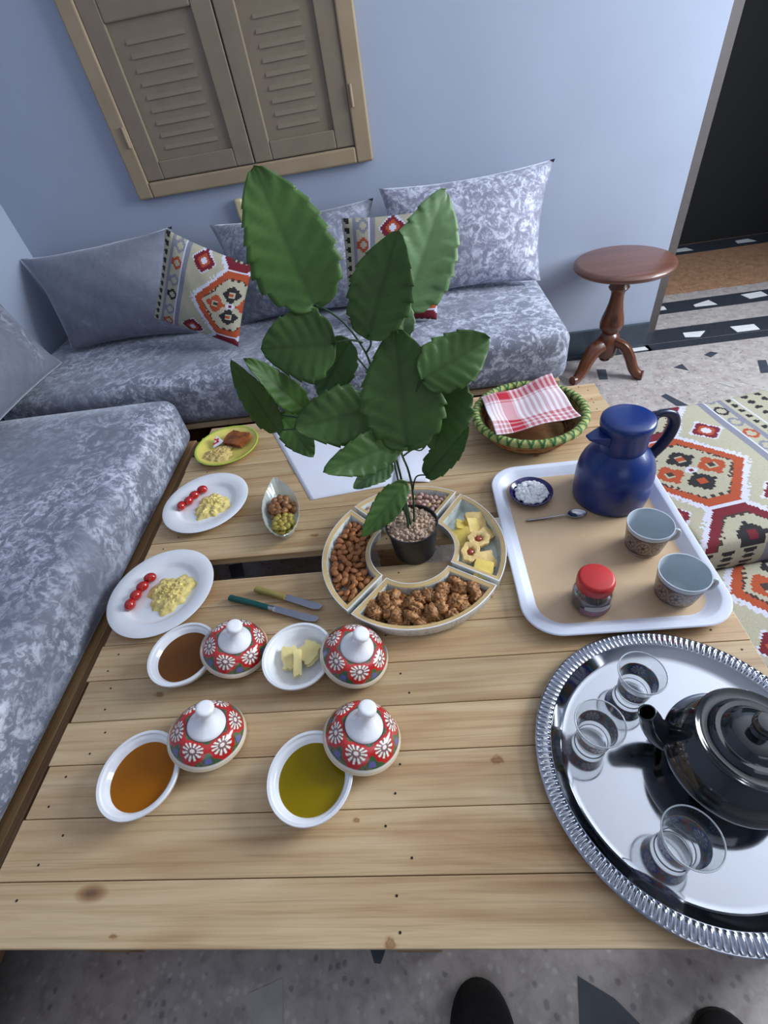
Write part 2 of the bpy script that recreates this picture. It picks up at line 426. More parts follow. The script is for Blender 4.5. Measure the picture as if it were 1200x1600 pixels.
DX0, DX1 = 1.10, 2.55       # doorway
g = G(); g.box(((WX+DX0)/2-.06, WY+.06, CZ/2), (DX0-WX+.12, .12, CZ)); g.box(((DX0+DX1)/2, WY+.06, 2.45), (DX1-DX0, .12, .6)); g.box(((DX1+RX)/2, WY+.06, CZ/2), (RX-DX1, .12, CZ))
struct(g.build('wall_back', m_wall, smooth=False), 'white painted wall with the shuttered window')
struct(G().box((WX-.06, (FY+WY)/2, CZ/2), (.12, WY-FY, CZ)).build('wall_left', m_wall, smooth=False), 'white painted wall behind the left sofa')
g = G(); wy0, wy1, wz0, wz1 = .6, 1.9, .98, 2.28
g.box((RX+.06, (FY+wy0)/2, CZ/2), (.12, wy0-FY, CZ)); g.box((RX+.06, (wy1+WY+.12)/2, CZ/2), (.12, WY+.12-wy1, CZ))
g.box((RX+.06, (wy0+wy1)/2, wz0/2), (.12, wy1-wy0, wz0)); g.box((RX+.06, (wy0+wy1)/2, (wz1+CZ)/2), (.12, wy1-wy0, CZ-wz1))
struct(g.build('wall_right', m_wall, smooth=False), 'white wall with a daylight window')
struct(G().box((.56, FY-.06, CZ/2), (4.55, .12, CZ)).build('wall_front', m_wall, smooth=False), 'white wall behind the viewer')
struct(G().box((.56, -.2, CZ+.05), (4.6, 5.1, .1)).build('ceiling', m_ceil, smooth=False), 'white ceiling')
g = G()
for y in (wy0+.02, (wy0+wy1)/2, wy1-.02): g.box((RX+.08, y, (wz0+wz1)/2), (.05, .045, wz1-wz0))
for z in (wz0+.02, wz1-.02): g.box((RX+.08, (wy0+wy1)/2, z), (.05, wy1-wy0, .045))
struct(g.build('window_2', m_shutterframe, smooth=False), 'window letting in the daylight')
# hall beyond the doorway: unlit, its darkness painted on walls and ceiling
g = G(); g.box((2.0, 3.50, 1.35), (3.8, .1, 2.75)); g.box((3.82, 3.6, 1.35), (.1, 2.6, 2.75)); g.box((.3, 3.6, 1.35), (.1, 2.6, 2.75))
struct(g.build('wall_hall', m_hallwall, smooth=False), 'unlit hall wall with its darkness in the colour')
struct(G().box((2.05, 3.6, 2.75), (3.7, 2.6, .1)).build('ceiling', m_hallwall, smooth=False), 'unlit hall ceiling with its darkness in the colour')
struct(G().box((1.145, WY+.135, 1.35), (.105, .03, 2.7)).build('trim_1', m_jamb, smooth=False), 'brown door casing on the hall side of the doorway')
struct(G().box(((WX+DX0)/2, WY-.008, .06), (DX0-WX, .016, .12)).build('baseboard_back', m_skirt, smooth=False, bevel=.003), 'dark grey skirting tile')
struct(G().box((WX+.008, (FY+WY)/2, .06), (.016, WY-FY-.03, .12)).build('baseboard_left', m_skirt, smooth=False, bevel=.003), 'dark grey skirting tile')

# ------------------------------------------------------------------ shuttered window
win = struct(bpy.data.objects.new('window_1', None), 'beige louvred shutters in a beige frame'); COL.objects.link(win); win.location = (-.555, WY, .905)
FW, FT = .93, 1.78-.905
g = G()
for sx in (-1, 1): g.box((sx*(FW/2-.03), -.014, FT/2), (.06, .028, FT))
for z in (.025, FT-.025): g.box((0, -.014, z), (FW-.12, .028, .05))
g.build('window_frame', m_shutterframe, win, bevel=.006, smooth=False)
for sx, (xa, xb) in ((-1, (-.405, .022)), (1, (.026, .405))):
    wd = xb-xa; cx = (xa+xb)/2; st = .068
    g = G()
    for s2 in (-1, 1): g.box((s2*(wd/2-st/2), 0, FT/2-.0), (st, .02, FT-.105))
    for z0, z1 in ((.0525, .108), (.468, .535), (FT-.115, FT-.0525)): g.box((0, 0, (z0+z1)/2), (wd-2*st, .02, z1-z0))
    sh = g.build('shutter', m_shutter, win, (cx, -.012, 0), bevel=.004, smooth=False)
    for z0, z1 in ((.108, .468), (.535, FT-.115)):
        G().box((0, .004, (z0+z1)/2), (wd-2*st, .008, z1-z0)).build('panel', m_shutter, sh, smooth=False)
        sl = None; k = 0; z = z0+.03
        while z < z1-.03:
            if sl is None:
                gg = G(); hw = (wd-2*st)/2-.045
                gg.add([(-hw, .0005, .013), (hw, .0005, .013), (-hw, .0005, 0), (hw, .0005, 0), (-hw, -.0042, -.001), (hw, -.0042, -.001)], [(0, 1, 5, 4), (4, 5, 3, 2), (0, 4, 2), (1, 3, 5), (0, 2, 3, 1)])
                sl = gg.build('louvre_slat', m_shutter, sh, (0, 0, z), smooth=False)
            else: share('louvre_slat', sl, sh, (0, 0, z))
            z += .0345
    G().tube([(0, 0, -.03), (0, 0, .03)], .007, 10).build('hinge', m_hinge, sh, (sx*(wd/2+.012), -.016, .19))
tag(G().box((0, 0, -.011), (.034, .085, .022)).build('wall_fitting', plain('cream_plastic', S(205, 190, 150), .4), None, (-.640, WY-.0005, .815), rot=(-math.pi/2, 0, 0), bevel=.009, bseg=3),
    'narrow cream plastic fitting on the wall below the shutters', 'wall fitting')

# ------------------------------------------------------------------ pallet table
tx0, tx1 = -.75, .556
tb = thing('low_table', 'low pale pine pallet table laid with breakfast', 'table', ((tx0+tx1)/2, .69, 0))
ys = [(.028, .1055), (.1065, .191), (.192, .2755), (.2765, .354), (.355, .4385), (.4395, .5205), (.5215, .602), (.603, .680),
      (.748, .8205), (.8215, .895), (.8965, .974), (.9755, 1.053), (1.0545, 1.122), (1.123, 1.194), (1.1955, 1.2535), (1.2545, 1.30), (1.301, 1.352)]
bear = [-.69, -.10, .50]
nl = None
for i, (y0, y1) in enumerate(ys):
    xa, xb = tx0+random.uniform(-.008, .006), tx1+random.uniform(-.006, .004)
    if i < 3: xa = (-.752, -.749, -.746)[i]
    if i == 8: xb = .09
    if i == 14: xa += .03
    dz = random.uniform(-.0012, .0)
    if i == 16: xa = -.73; 
    g = G().box((0, 0, 0), (xb-xa, y1-y0, .022))
    pl = g.build('plank', m_deck, tb, ((xa+xb)/2-tb.location.x, (y0+y1)/2-.69, TT-.011+dz), bevel=.0012, smooth=False)
    for bx in bear:
        for q in (-.24, .26):
            lx = bx+random.uniform(-.025, .03)-(xa+xb)/2
            if abs(lx) > (xb-xa)/2-.01: continue
            lp = (lx, q*(y1-y0)+random.uniform(-.004, .004), .0112)
            if nl is None: nl = G().lathe([(0, .0005), (.0019, .0004), (.0021, -.002), (0, -.002)], 8).build('nail', m_nail, pl, lp)
            else: share('nail', nl, pl, lp)
for bx in bear:
    for y0, y1 in ((.035, .675), (.752, 1.348)):
        G().box((0, 0, 0), (.085, y1-y0, .03)).build('bearer', m_deckY, tb, (bx-tb.location.x, (y0+y1)/2-.69, TT-.0385), smooth=False, bevel=.002)
        for yy in (y0+.05, y1-.05):
            G().box((0, 0, 0), (.085, .1, .2945)).build('block', m_deckY, tb, (bx-tb.location.x, yy-.69, .1488), smooth=False, bevel=.003)

# ------------------------------------------------------------------ sofas
def softbox(d, r, bulge=.012, seed=1., n=(28, 14, 8)):
    """upholstered block: rounded box with gently swelling, slightly uneven faces; base at z=0"""
    hx, hy, hz = d[0]/2, d[1]/2, d[2]/2
    g = G(); bm = bmesh.new()
    bmesh.ops.create_cube(bm, size=2.0)
    bmesh.ops.subdivide_edges(bm, edges=bm.edges[:], cuts=17, use_grid_fill=True)
    for v in bm.verts:
        c = v.co
        def warp(t, h):      # spend more vertices near the rim
            return math.copysign(h*(1-(1-abs(t))**1.6*1.0), t) if abs(t) < 1 else math.copysign(h, t)
        p = Vector((warp(c.x, hx), warp(c.y, hy), warp(c.z, hz)))
        q = Vector((max(-hx+r, min(hx-r, p.x)), max(-hy+r, min(hy-r, p.y)), max(-hz+r, min(hz-r, p.z))))
        dv = p-q
        if dv.length > 1e-6: p = q+dv.normalized()*r
        nx, ny = p.x/hx, p.y/hy
        w1 = math.sin(p.x*5.1+seed)*math.cos(p.y*6.3+seed*2)+.5*math.sin(p.x*13+p.y*9+seed*3)
        if p.z > 0: p.z += bulge*(1-nx*nx)*(1-ny*ny)+.0035*w1*(1-abs(nx)**6)*(1-abs(ny)**6)
        p.y += .004*math.sin(p.x*9+seed)*(abs(ny)**4)*math.copysign(1, p.y)*(1-abs(p.z/hz)**4)
        v.co = p+Vector((0, 0, hz))
    bm.verts.index_update()
    vs = [v.co.copy() for v in bm.verts]; fs = [[v.index for v in f.verts] for f in bm.faces]; bm.free()
    return g.add(vs, fs)
sb = thing('sofa', 'grey crushed velvet bench sofa along the back wall under the window', 'sofa', (-.535, 1.83, 0))
softbox((2.10, .70, .185), .045, .012, 1.3).build('mattress', m_velvet, sb, (0, 0, .285), angle=180)
for i in range(6): G().box((0, 0, 0), (2.06, .098, .022)).build('slat', m_deck, sb, (0, -.28+i*.112, .273), smooth=False, bevel=.002)
for x in (-.97, -.5, 0, .5, .97): G().box((0, 0, 0), (.09, .64, .261)).build('bearer', m_base, sb, (x, 0, .1305), smooth=False, bevel=.003)
sl_ = thing('sofa', 'grey crushed velvet bench sofa along the left wall beside the table', 'sofa', (-1.20, .31, 0))
softbox((.765, 2.16, .185), .05, .014, 4.1).build('mattress', m_velvet, sl_, (0, 0, .292), angle=180)
G().box((0, 0, 0), (.022, 2.12, .10)).build('front_board', m_base, sl_, (.385, 0, .240), smooth=False, bevel=.002)
for i in range(6): G().box((0, 0, 0), (.11, 2.14, .022)).build('slat', m_deckY, sl_, (-.31+i*.127, 0, .280), smooth=False, bevel=.002)
for y in (-1.0, -.5, 0, .5, 1.0): G().box((0, 0, 0), (.72, .09, .268)).build('bearer', m_base, sl_, (0, y, .134), smooth=False, bevel=.003)

def pillow(name, corners, th, mat, label, cat, group=None, n=34, pull=.095, colf=None, seed=1., cells=None):
    """cushion from its four corner points (TL, TR, BR, BL); bulging front and back, drawn-in edges, pointed corners"""
    A, B, C_, D = [Vector(c) for c in corners]
    o = (A+B+C_+D)/4; base = Vector((o.x, o.y, min(c.z for c in (A, B, C_, D))))
    nrm = (B-A).cross(D-A).normalized()
    if nrm.y > 0 and abs(nrm.y) > abs(nrm.x): nrm = -nrm
    if nrm.z < 0 and abs(nrm.y) < .3: nrm = -nrm
    n = cells or n
    def pt(s, t, sg):
        a, b = 2*s-1, 2*t-1
        s2 = .5+.5*a*(1-pull*(1-b*b)); t2 = .5+.5*b*(1-pull*(1-a*a))
        p = A.lerp(B, s2).lerp(D.lerp(C_, s2), t2)
        e = max(0., (1-a*a))**.55*max(0., (1-b*b))**.55
        wr = 1+.10*math.sin(7*s+seed*3+4*t)*math.cos(5*t+seed)
        rim = .02*math.sin(23*s+seed)*math.sin(19*t+seed*2)*min(1, e*3)
        return p+nrm*sg*th*(e*wr+rim)*.5-base
    g = G(); fc = []
    for sg in (1, -1):
        g.grid(lambda s, t: pt(s, t, sg), n+1, n+1)
    me_f = g.f
    if colf:
        k = n*n
        for i in range(n):
            for j in range(n): fc.append(colf((i+.5)/n, (j+.5)/n))
        fc += [colf(.5, .02)]*k if False else [KC['cream']]*k
    ob = g.build(name, mat, None, base, angle=180, fcol=fc if colf else None)
    bm = bmesh.new(); bm.from_mesh(ob.data); bmesh.ops.remove_doubles(bm, verts=bm.verts, dist=.0006); bmesh.ops.recalc_face_normals(bm, faces=bm.faces); bm.to_mesh(ob.data); bm.free()
    return tag(ob, label, cat, group)
SZ = .472
pillow('cushion', [(-1.585, 2.10, .79), (-.90, 2.08, .82), (-.86, 1.86, SZ+.012), (-1.43, 1.86, SZ+.012)], .20, m_velvet_dim,
       'wide grey velvet back cushion in the corner, behind the leftmost patterned pillow', 'cushion', seed=1.7)
pillow('cushion', [(-.76, 2.10, .80), (-.105, 2.10, .80), (-.13, 1.88, SZ+.012), (-.70, 1.88, SZ+.012)], .20, m_velvet,
       'grey velvet back cushion in the middle, mostly hidden by the plant leaves', 'cushion', seed=2.9)
pillow('cushion', [(-.080, 2.08, .83), (.562, 2.09, .83), (.500, 1.90, SZ+.012), (-.07, 1.90, SZ+.012)], .19, m_velvet_lit,
       'grey velvet back cushion with painted-in sheen at the end near the small side table', 'cushion', seed=4.3)
pillow('cushion', [(-1.52, 1.10, .80), (-1.52, 1.78, .76), (-1.40, 1.735, SZ+.02), (-1.37, 1.0, SZ+.02)], .17, m_velvet_dim,
       'grey velvet cushion leaning on the left wall at the picture edge', 'cushion', seed=5.6)

# ------------------------------------------------------------------ kilim pattern
KC = dict(cream=S(176, 170, 148), orange=S(170, 72, 36), crimson=S(112, 14, 34), black=S(32, 29, 33), grey=S(128, 128, 142), white=S(204, 204, 220), brown=S(60, 44, 40))
def diamond(u, v, r, step=.012):
    return (math.floor(abs(u)/step)+math.floor(abs(v)/step))*step < r
def kilim(u, v):
    """u along the cloth, v across it, metres; stepped flat-weave motifs"""
    P = .34; v = ((v+.42) % .84)-.42
    k = math.floor((u+P/2)/P); uu = u-k*P; av = abs(v)
    main = KC['orange'] if k % 2 == 0 else KC['crimson']; alt = KC['black'] if k % 2 == 0 else KC['crimson']
    if av > .225:
        if av < .245: return KC['grey']
        if av < .252: return KC['white']
        if av < .300:
            w_ = av-.276; q = math.floor(u/.075); uu2 = u-(q+.5)*.075
            if diamond(uu2, w_, .010, .007): return KC['cream']
            if diamond(uu2, w_, .026, .007): return (KC['black'], KC['grey'], KC['orange'], KC['grey'])[q % 4]
            return KC['cream']
        if av < .316: return KC['grey']
        for a, b in ((.326, .348), (.386, .408)):
            if a < av < b:
                q = (u/.036) % 1
                if q < .55 and (a+.005 < av < b-.005 or .12 < q < .43): return KC['black']
        if .352 < av < .36: return KC['white']
        return KC['cream']
    tooth = abs(((uu+v)/.025) % 1-.5)*.022+abs(((uu-v)/.025) % 1-.5)*.022
    d = max(abs(uu)-.165, (av+.75*abs(uu))-.168)
    if d < 0:
        if d > -.036+tooth*.3: return main
        if d > -.050+tooth: return KC['brown']
        for cu, cv, c in ((-.058, 0, KC['black']), (.058, 0, KC['black']), (0, -.066, KC['orange'] if k % 2 == 0 else KC['black']), (0, .066, KC['orange'] if k % 2 == 0 else KC['black'])):
            a, b = uu-cu, v-cv
            if max(abs(a), abs(b)) < .010: return KC['brown'] if c != KC['black'] else main
            if max(abs(a), abs(b)) < .014: return KC['cream']
            if diamond(a, b, .042, .0085): return c
        if diamond(uu, v, .006, .006): return KC['crimson']
        if diamond(uu, v, .018, .006): return KC['white']
        return KC['cream']
    if d < .010+tooth: return KC['white']
    u3 = abs(uu)-P/2; v3 = av-.158
    if diamond(u3, v3, .010, .007): return KC['white']
    if diamond(u3, v3, .026, .007): return KC['orange']
    if diamond(u3, v3, .044, .008): return KC['crimson']
    if diamond(u3, v3, .052, .007): return KC['white']
    return KC['cream']
def pil_col(s, t): return kilim((t-.5)*.43, -.355+s*.41)
pillow('throw_pillow', [(-.805, 1.80, .868), (-.545, 1.80, .715), (-.655, 1.665, SZ+.016), (-.985, 1.785, .590)], .13, m_kilim,
       'patterned kilim pillow tilted on one corner, leaning on the left grey cushion', 'pillow', 'kilim throw pillows', colf=pil_col, cells=60, pull=.05)
pillow('throw_pillow', [(-.205, 1.80, .815), (.155, 1.80, .80), (.085, 1.68, SZ+.01), (-.245, 1.735, SZ+.015)], .13, m_kilim,
       'patterned kilim pillow standing upright behind the plant leaves', 'pillow', 'kilim throw pillows', colf=pil_col, cells=60, pull=.05)

# floor cushion with kilim cover and the flat kilim rug in front of it
ca, sa = math.cos(math.radians(-8)), math.sin(math.radians(-8))
kc = thing('floor_cushion', 'large kilim-covered floor cushion beside the table, near the flask', 'floor cushion', (.829, 1.147, 0), (0, 0, math.radians(8)))
def kpatch(us, vs, zf, cell, uo=0., vo=0.):
    nu = round((us[1]-us[0])/cell); nv = round((vs[1]-vs[0])/cell); g = G(); fc = []
    g.grid(lambda a, b: zf(lerp(us[0], us[1], a), lerp(vs[0], vs[1], b)), nu+1, nv+1)
    for i in range(nu):
        for j in range(nv): fc.append(kilim(lerp(us[0], us[1], (i+.5)/nu)+uo, lerp(vs[0], vs[1], (j+.5)/nv)+vo))
    return g, fc
U0, U1, V0, V1, KH = -.347, .300, -.16, .60, .12
def ktop(u, v):          # local x = v, local y = -u
    e = min(u-U0, U1-u, v-V0, V1-v); dz = 0. if e > .03 else -.03*(1-math.sqrt(max(0, 1-(1-e/.03)**2)))
    return Vector((v, -u, KH+dz+.006*math.sin(u*9+v*5)+.004*math.sin(v*14)))
g, fc = kpatch((U0, U1), (V0, V1), ktop, .0062)
g.build('top_cover', m_kilim, kc, fcol=fc, angle=180)
def crenel(x, z):
    k = math.floor(x/.062); q = x-k*.062; r = (z/.030) % 1
    if k % 4 == 3: return KC['grey'] if .012 < q < .05 else KC['cream']
    if .2 < r < .85:
        wide = .018 if .38 < r < .68 else .011
        if abs(q-.031) < wide: return KC['black']
    return KC['cream']
def kside(name, p0, p1, uvf):
    n = round((Vector(p1)-Vector(p0)).length/.0062); m = 18; gg = G(); c = []
    def fn(a, b):
        p = Vector(p0).lerp(Vector(p1), a); z = (KH-.03)*b
        out = Vector((p.y*0, 0, 0)); d = (Vector(p1)-Vector(p0)).normalized(); nn = Vector((d.y, -d.x, 0))
        ext = .008*math.sin(math.pi*b)
        top = ktop(-p.y, p.x).z
        return Vector((p.x, p.y, 0))+nn*ext+Vector((0, 0, top*b))
    gg.grid(fn, n+1, m+1)
    for i in range(n):
        for j in range(m): c.append(uvf((i+.5)/n, (j+.5)/m))
    gg.build(name, m_kilim, kc, fcol=c, angle=180)
kside('side_panel', (V0, -U1, 0), (V1, -U1, 0), lambda a, b: crenel(a*.76, b*.12))
kside('side_panel', (V1, -U1, 0), (V1, -U0, 0), lambda a, b: kilim(a*.6, .3+b*.12))
kside('side_panel', (V1, -U0, 0), (V0, -U0, 0), lambda a, b: kilim(a*.7, .3+b*.12))
kside('side_panel', (V0, -U0, 0), (V0, -U1, 0), lambda a, b: kilim(U0+a*(U1-U0), -.16-b*.12))
g, fc = kpatch((0, .42), (-.12, .72), lambda u, v: Vector((v, -u, .0045+.0012*math.sin(u*30+v*17))), .0075, -.08, -.10)
n0 = len(g.v)
kr = g.build('kilim_rug', m_kilim, None, (.850, .842, .0015), fcol=fc, angle=180, rot=(0, 0, math.radians(8)), solid=.004)
tag(kr, 'flat kilim rug on the floor in front of the floor cushion', 'rug')

# ------------------------------------------------------------------ side table
st = thing('side_table', 'small round varnished pedestal side table by the doorway', 'side table', (.868, 2.0, 0))
st.location = (.842, 1.99, 0)
g = G().lathe([(0, .452), (.165, .452), (.178, .456), (.186, .464), (.187, .472), (.181, .480), (.168, .4835), (0, .484)], 64)
tp = g.build('table_top', m_top, st)
G().lathe([(0, .452), (.125, .452), (.12, .436), (.06, .43), (0, .43)], 48).build('apron', m_walnutwood, st)
prof = [(0, .43), (.045, .43), (.042, .415), (.032, .40), (.036, .39), (.040, .382), (.036, .374), (.027, .366), (.025, .35), (.028, .32), (.034, .29), (.043, .26), (.048, .235), (.046, .215), (.036, .20), (.030, .192), (.038, .184), (.043, .172), (.043, .10), (.036, .085), (.02, .078), (0, .078)]
G().lathe(prof, 40).build('column', m_walnutwood, st)
G().lathe([(0, .06), (.016, .062), (.022, .068), (.018, .078), (0, .08)], 20).build('drop_knob', m_walnutwood, st)
lg = None
for a in (-34, 206, 86):
    r_ = math.radians(a)
    if lg is None:
        path = smoothpath([(.03, 0, .150), (.07, 0, .135), (.10, 0, .095), (.125, 0, .045), (.150, 0, .020), (.172, 0, .018)], 5)
        n_ = len(path)
        lg = G().tube(path, [(lerp(.020, .021, i/n_), lerp(.036, .020, min(1, i/n_*1.2))) for i in range(n_)], 12).build('leg', m_walnutwood, st, (0, 0, 0), rot=(0, 0, r_))
    else: share('leg', lg, st, (0, 0, 0), (0, 0, r_))

# ------------------------------------------------------------------ crockery materials
m_china = plain('white_porcelain', S(238, 239, 243), .18, coat=.5, var=.01)
m_lid = attr_mat('painted_porcelain', .2, coat=.6)
m_honey = plain('amber_honey', S(160, 92, 0), .10, spec=.2, coat=0, var=.03, vs=12.)
m_syrup = plain('brown_date_syrup', S(112, 66, 22), .12, spec=.2, coat=0, var=.03, vs=12.)
m_oil = plain('green_olive_oil', S(138, 116, 0), .10, spec=.2, coat=0, var=.03, vs=12.)
m_butter = plain('butter', S(236, 218, 150), .4, var=.04, vs=40., bumpy=.1, sub=.15)
m_egg = plain('scrambled_egg', S(228, 206, 128), .45, var=.14, vs=60., bumpy=.5, sub=.1)
m_tomato = plain('tomato_skin', S(170, 24, 16), .18, coat=.5, var=.08)
m_yellow = plain('yellow_melamine', S(224, 208, 108), .3, coat=.3, var=.03)
m_green = plain('lime_melamine', S(176, 196, 70), .3, coat=.3, var=.03)
m_fried = plain('fried_pastry', S(138, 74, 26), .45, coat=.2, var=.34, vs=55., bumpy=.4)
m_spread = plain('chickpea_spread', S(206, 180, 112), .4, var=.08, vs=40., bumpy=.2)
m_foil = plain('white_foil_wrap', S(222, 222, 228), .3, var=.03)
m_redprint = plain('red_print', S(196, 36, 48), .4)
m_steel = plain('steel', S(186, 188, 194), .22, metal=1., var=.03)
m_tealp = plain('teal_plastic', S(10, 78, 74), .35, var=.04)
m_olivep = plain('olive_plastic', S(150, 136, 72), .4, var=.04)
m_paper = plain('white_paper', S(226, 228, 238), .8, var=.015, vs=8., bumpy=.05)
def glass_mat(name, tint=(1, 1, 1, 1), rough=.02, trans=1.):
    m, nt, b = new_mat(name)
    # thin-walled glass: clear body, reflections growing towards grazing angles
    n = noise(nt, 40., 2, vec=mapping(nt)); r = ramp(nt, n.outputs['Fac'], [(0, (rough,)*3+(1,)), (1, (rough+.03,)*3+(1,))])
    t = N(nt, 'ShaderNodeBsdfTransparent'); t.inputs[0].default_value = tint
    gl = N(nt, 'ShaderNodeBsdfGlossy'); L(nt, r.outputs[0], gl.inputs['Roughness']); gl.inputs['Color'].default_value = (.95, .97, 1, 1)
    lw = N(nt, 'ShaderNodeLayerWeight'); lw.inputs[0].default_value = .32
    rl = ramp(nt, lw.outputs['Facing'], [(0, (.05,)*3+(1,)), (.55, (.14,)*3+(1,)), (.85, (.55,)*3+(1,)), (1, (.85,)*3+(1,))])
    mx = N(nt, 'ShaderNodeMixShader'); L(nt, rl.outputs[0], mx.inputs[0]); L(nt, t.outputs[0], mx.inputs[1]); L(nt, gl.outputs[0], mx.inputs[2])
    out = [x for x in nt.nodes if x.type == 'OUTPUT_MATERIAL'][0]
    if trans < 1:
        b.inputs['Base Color'].default_value = (.8, .86, .85, 1); b.inputs['Roughness'].default_value = .25
        m3 = N(nt, 'ShaderNodeMixShader'); m3.inputs[0].default_value = 1-trans; L(nt, mx.outputs[0], m3.inputs[1]); L(nt, b.outputs[0], m3.inputs[2]); L(nt, m3.outputs[0], out.inputs[0])
    else: L(nt, mx.outputs[0], out.inputs[0])
    return m
m_glass = glass_mat('clear_glass', (.95, .96, .96, 1))
m_frost = glass_mat('pressed_glass', (.88, .93, .91, 1), .12, .68)

# ------------------------------------------------------------------ tagine-style sauce dishes
BP = [(0, .003), (.038, .003), (.040, 0), (.046, 0), (.060, .012), (.0685, .028), (.0715, .0365), (.0705, .0385), (.066, .0380), (.0645, .0335), (.0605, .0325), (.0590, .031), (.052, .016), (.040, .008), (0, .007)]
def sauce_bowl(loc, label):
    t = thing('sauce_dish', label, 'dish', (loc[0], loc[1], TT+.0003))
    G().lathe(BP, 64).build('bowl', m_china, t, angle=50)
    return t
def flower_lid_color(a, r):
    """a = angle, r = 0 at the neck .. 1 at the rim; red daisies on green, gold edge"""
    if r > .955: return S(206, 184, 150)
    if r > .90: return S(214, 206, 196)
    if r < .05: return S(70, 66, 60)
    NF = 6; q = a/(2*math.pi)*NF; k = math.floor(q); x = (q-k-.5)*2*math.pi/NF*(.45+.55*r)*1.0; y = (r-.47)*.62
    x *= .72
    d = math.hypot(x, y); th = math.atan2(y, x)
    R = .265
    if d < R+.012*math.cos(th*10):
        if d < .045: return S(236, 222, 214)
        pet = math.cos(th*12)
        if .085 < d < .195 and pet > .1: return S(238, 232, 220)
        if d < .20: return S(128, 92, 92) if d < .15 else S(160, 40, 36)
        return S(182, 30, 30)
    # ground between flowers
    xs = abs(abs(x)-.35)
    if xs < .05 and (abs(y+.17) < .035 or abs(y+.02) < .03): return S(232, 226, 232)
    if xs < .08 and abs(y-.19) < .05: return S(98, 92, 148)
    h_ = hsh(round(a*14), round(r*9))
    return S(58, 88, 50) if h_ > .3 else S(104, 96, 60)
def lid_mesh():
    R0, R1 = .0325, .0662
    seg, nr = 288, 44
    g = G(); pc = []
    prof = []
    for i in range(nr+1):
        r = i/nr; rad = lerp(R0, R1, r); z = .006+.030*(1-r)**1.0+.010*math.sin(math.pi*r)
        prof.append((rad, z))
    vs = []
    for i, (rad, z) in enumerate(prof):
        for k in range(seg):
            a = 2*math.pi*k/seg; vs.append((rad*math.cos(a), rad*math.sin(a), z)); pc.append(flower_lid_color(a, i/nr))
    for rad, z in ((.0672, .0048), (.0672, .0035), (.062, .002), (.060, .004), (.030, .030), (.0, .034)):
        for k in range(seg):
            a = 2*math.pi*k/seg; vs.append((rad*math.cos(a), rad*math.sin(a), z)); pc.append(S(214, 200, 180) if rad > .065 else S(228, 228, 230))
    n = nr+1+6; fs = [(i*seg+k, i*seg+(k+1) % seg, (i+1)*seg+(k+1) % seg, (i+1)*seg+k) for i in range(n-1) for k in range(seg)]
    g.add(vs, fs); return g, pc
_g, _pc = lid_mesh()
lid0 = None
def lid(loc, tilt_to, label, zoff):
    """tilt_to: direction (angle) of the side propped up on the dish rim"""
    global lid0
    rz = Euler((0, 0, tilt_to)).to_matrix() @ Euler((0, math.radians(-19.5), 0)).to_matrix() @ Euler((0, 0, hsh(loc[0], loc[1])*3)).to_matrix()
    if lid0 is None:
        t = thing('dish_lid', label, 'lid', (loc[0], loc[1], TT+zoff), rz.to_euler(), 'flowered conical lids')
        _g.build('flowered_rim', m_lid, t, pcol=_pc, angle=60)
        G().lathe([(.0328, .0335), (.0322, .0375), (.0295, .041), (.0225, .047), (.0160, .055), (.0122, .063), (.0110, .070)], 40).build('neck', m_china, t, angle=180)
        G().lathe([(.0108, .0695), (.0128, .0725), (.0150, .0775), (.0156, .0825), (.0150, .0858), (.0130, .0878), (.008, .0886), (0, .0888)], 36).build('knob', m_china, t, angle=180)
        lid0 = t; return t
    return copy_thing(lid0, (loc[0], loc[1], TT+zoff), rz.to_euler(), label)
bowls = [((-.538, .2465), 'white sauce dish of amber honey, nearest the left sofa', m_honey, 'honey', 'clear amber honey filling the front left dish', .0235),
         ((-.2364, .2318), 'white sauce dish of green olive oil at the front', m_oil, 'olive_oil', 'yellow-green olive oil filling the front middle dish', .0235),
         ((-.5325, .4690), 'white sauce dish of brown syrup touching the front egg plate', m_syrup, 'syrup', 'opaque brown syrup in the dish beside the egg plate', .0235),
         ((-.2872, .4486), 'white sauce dish holding slices of butter', None, None, None, 0)]
for (x, y), lab, lm, nm, ll, lz in bowls:
    sauce_bowl((x, y), lab)
    if lm: tag(G().lathe([(0, -.010), (.046, -.010), (.0540, -.003), (.0560, .0), (.0545, .0003), (0, .0)], 56).build(nm, lm, None, (x, y, TT+lz), angle=60), ll, nm.replace('_', ' '))
for (x, y), (bx_, by_), lab in (((-.438, .3095), bowls[0][0], 'red daisy-painted conical lid propped on the honey dish'), ((-.1555, .2930), bowls[1][0], 'red daisy-painted conical lid propped on the olive oil dish'),
                     ((-.4275, .4795), bowls[2][0], 'red daisy-painted conical lid propped on the brown syrup dish'), ((-.1765, .446), bowls[3][0], 'red daisy-painted conical lid propped on the butter dish')):
    lid((x, y), math.atan2(by_-y, bx_-x), lab, .0226)
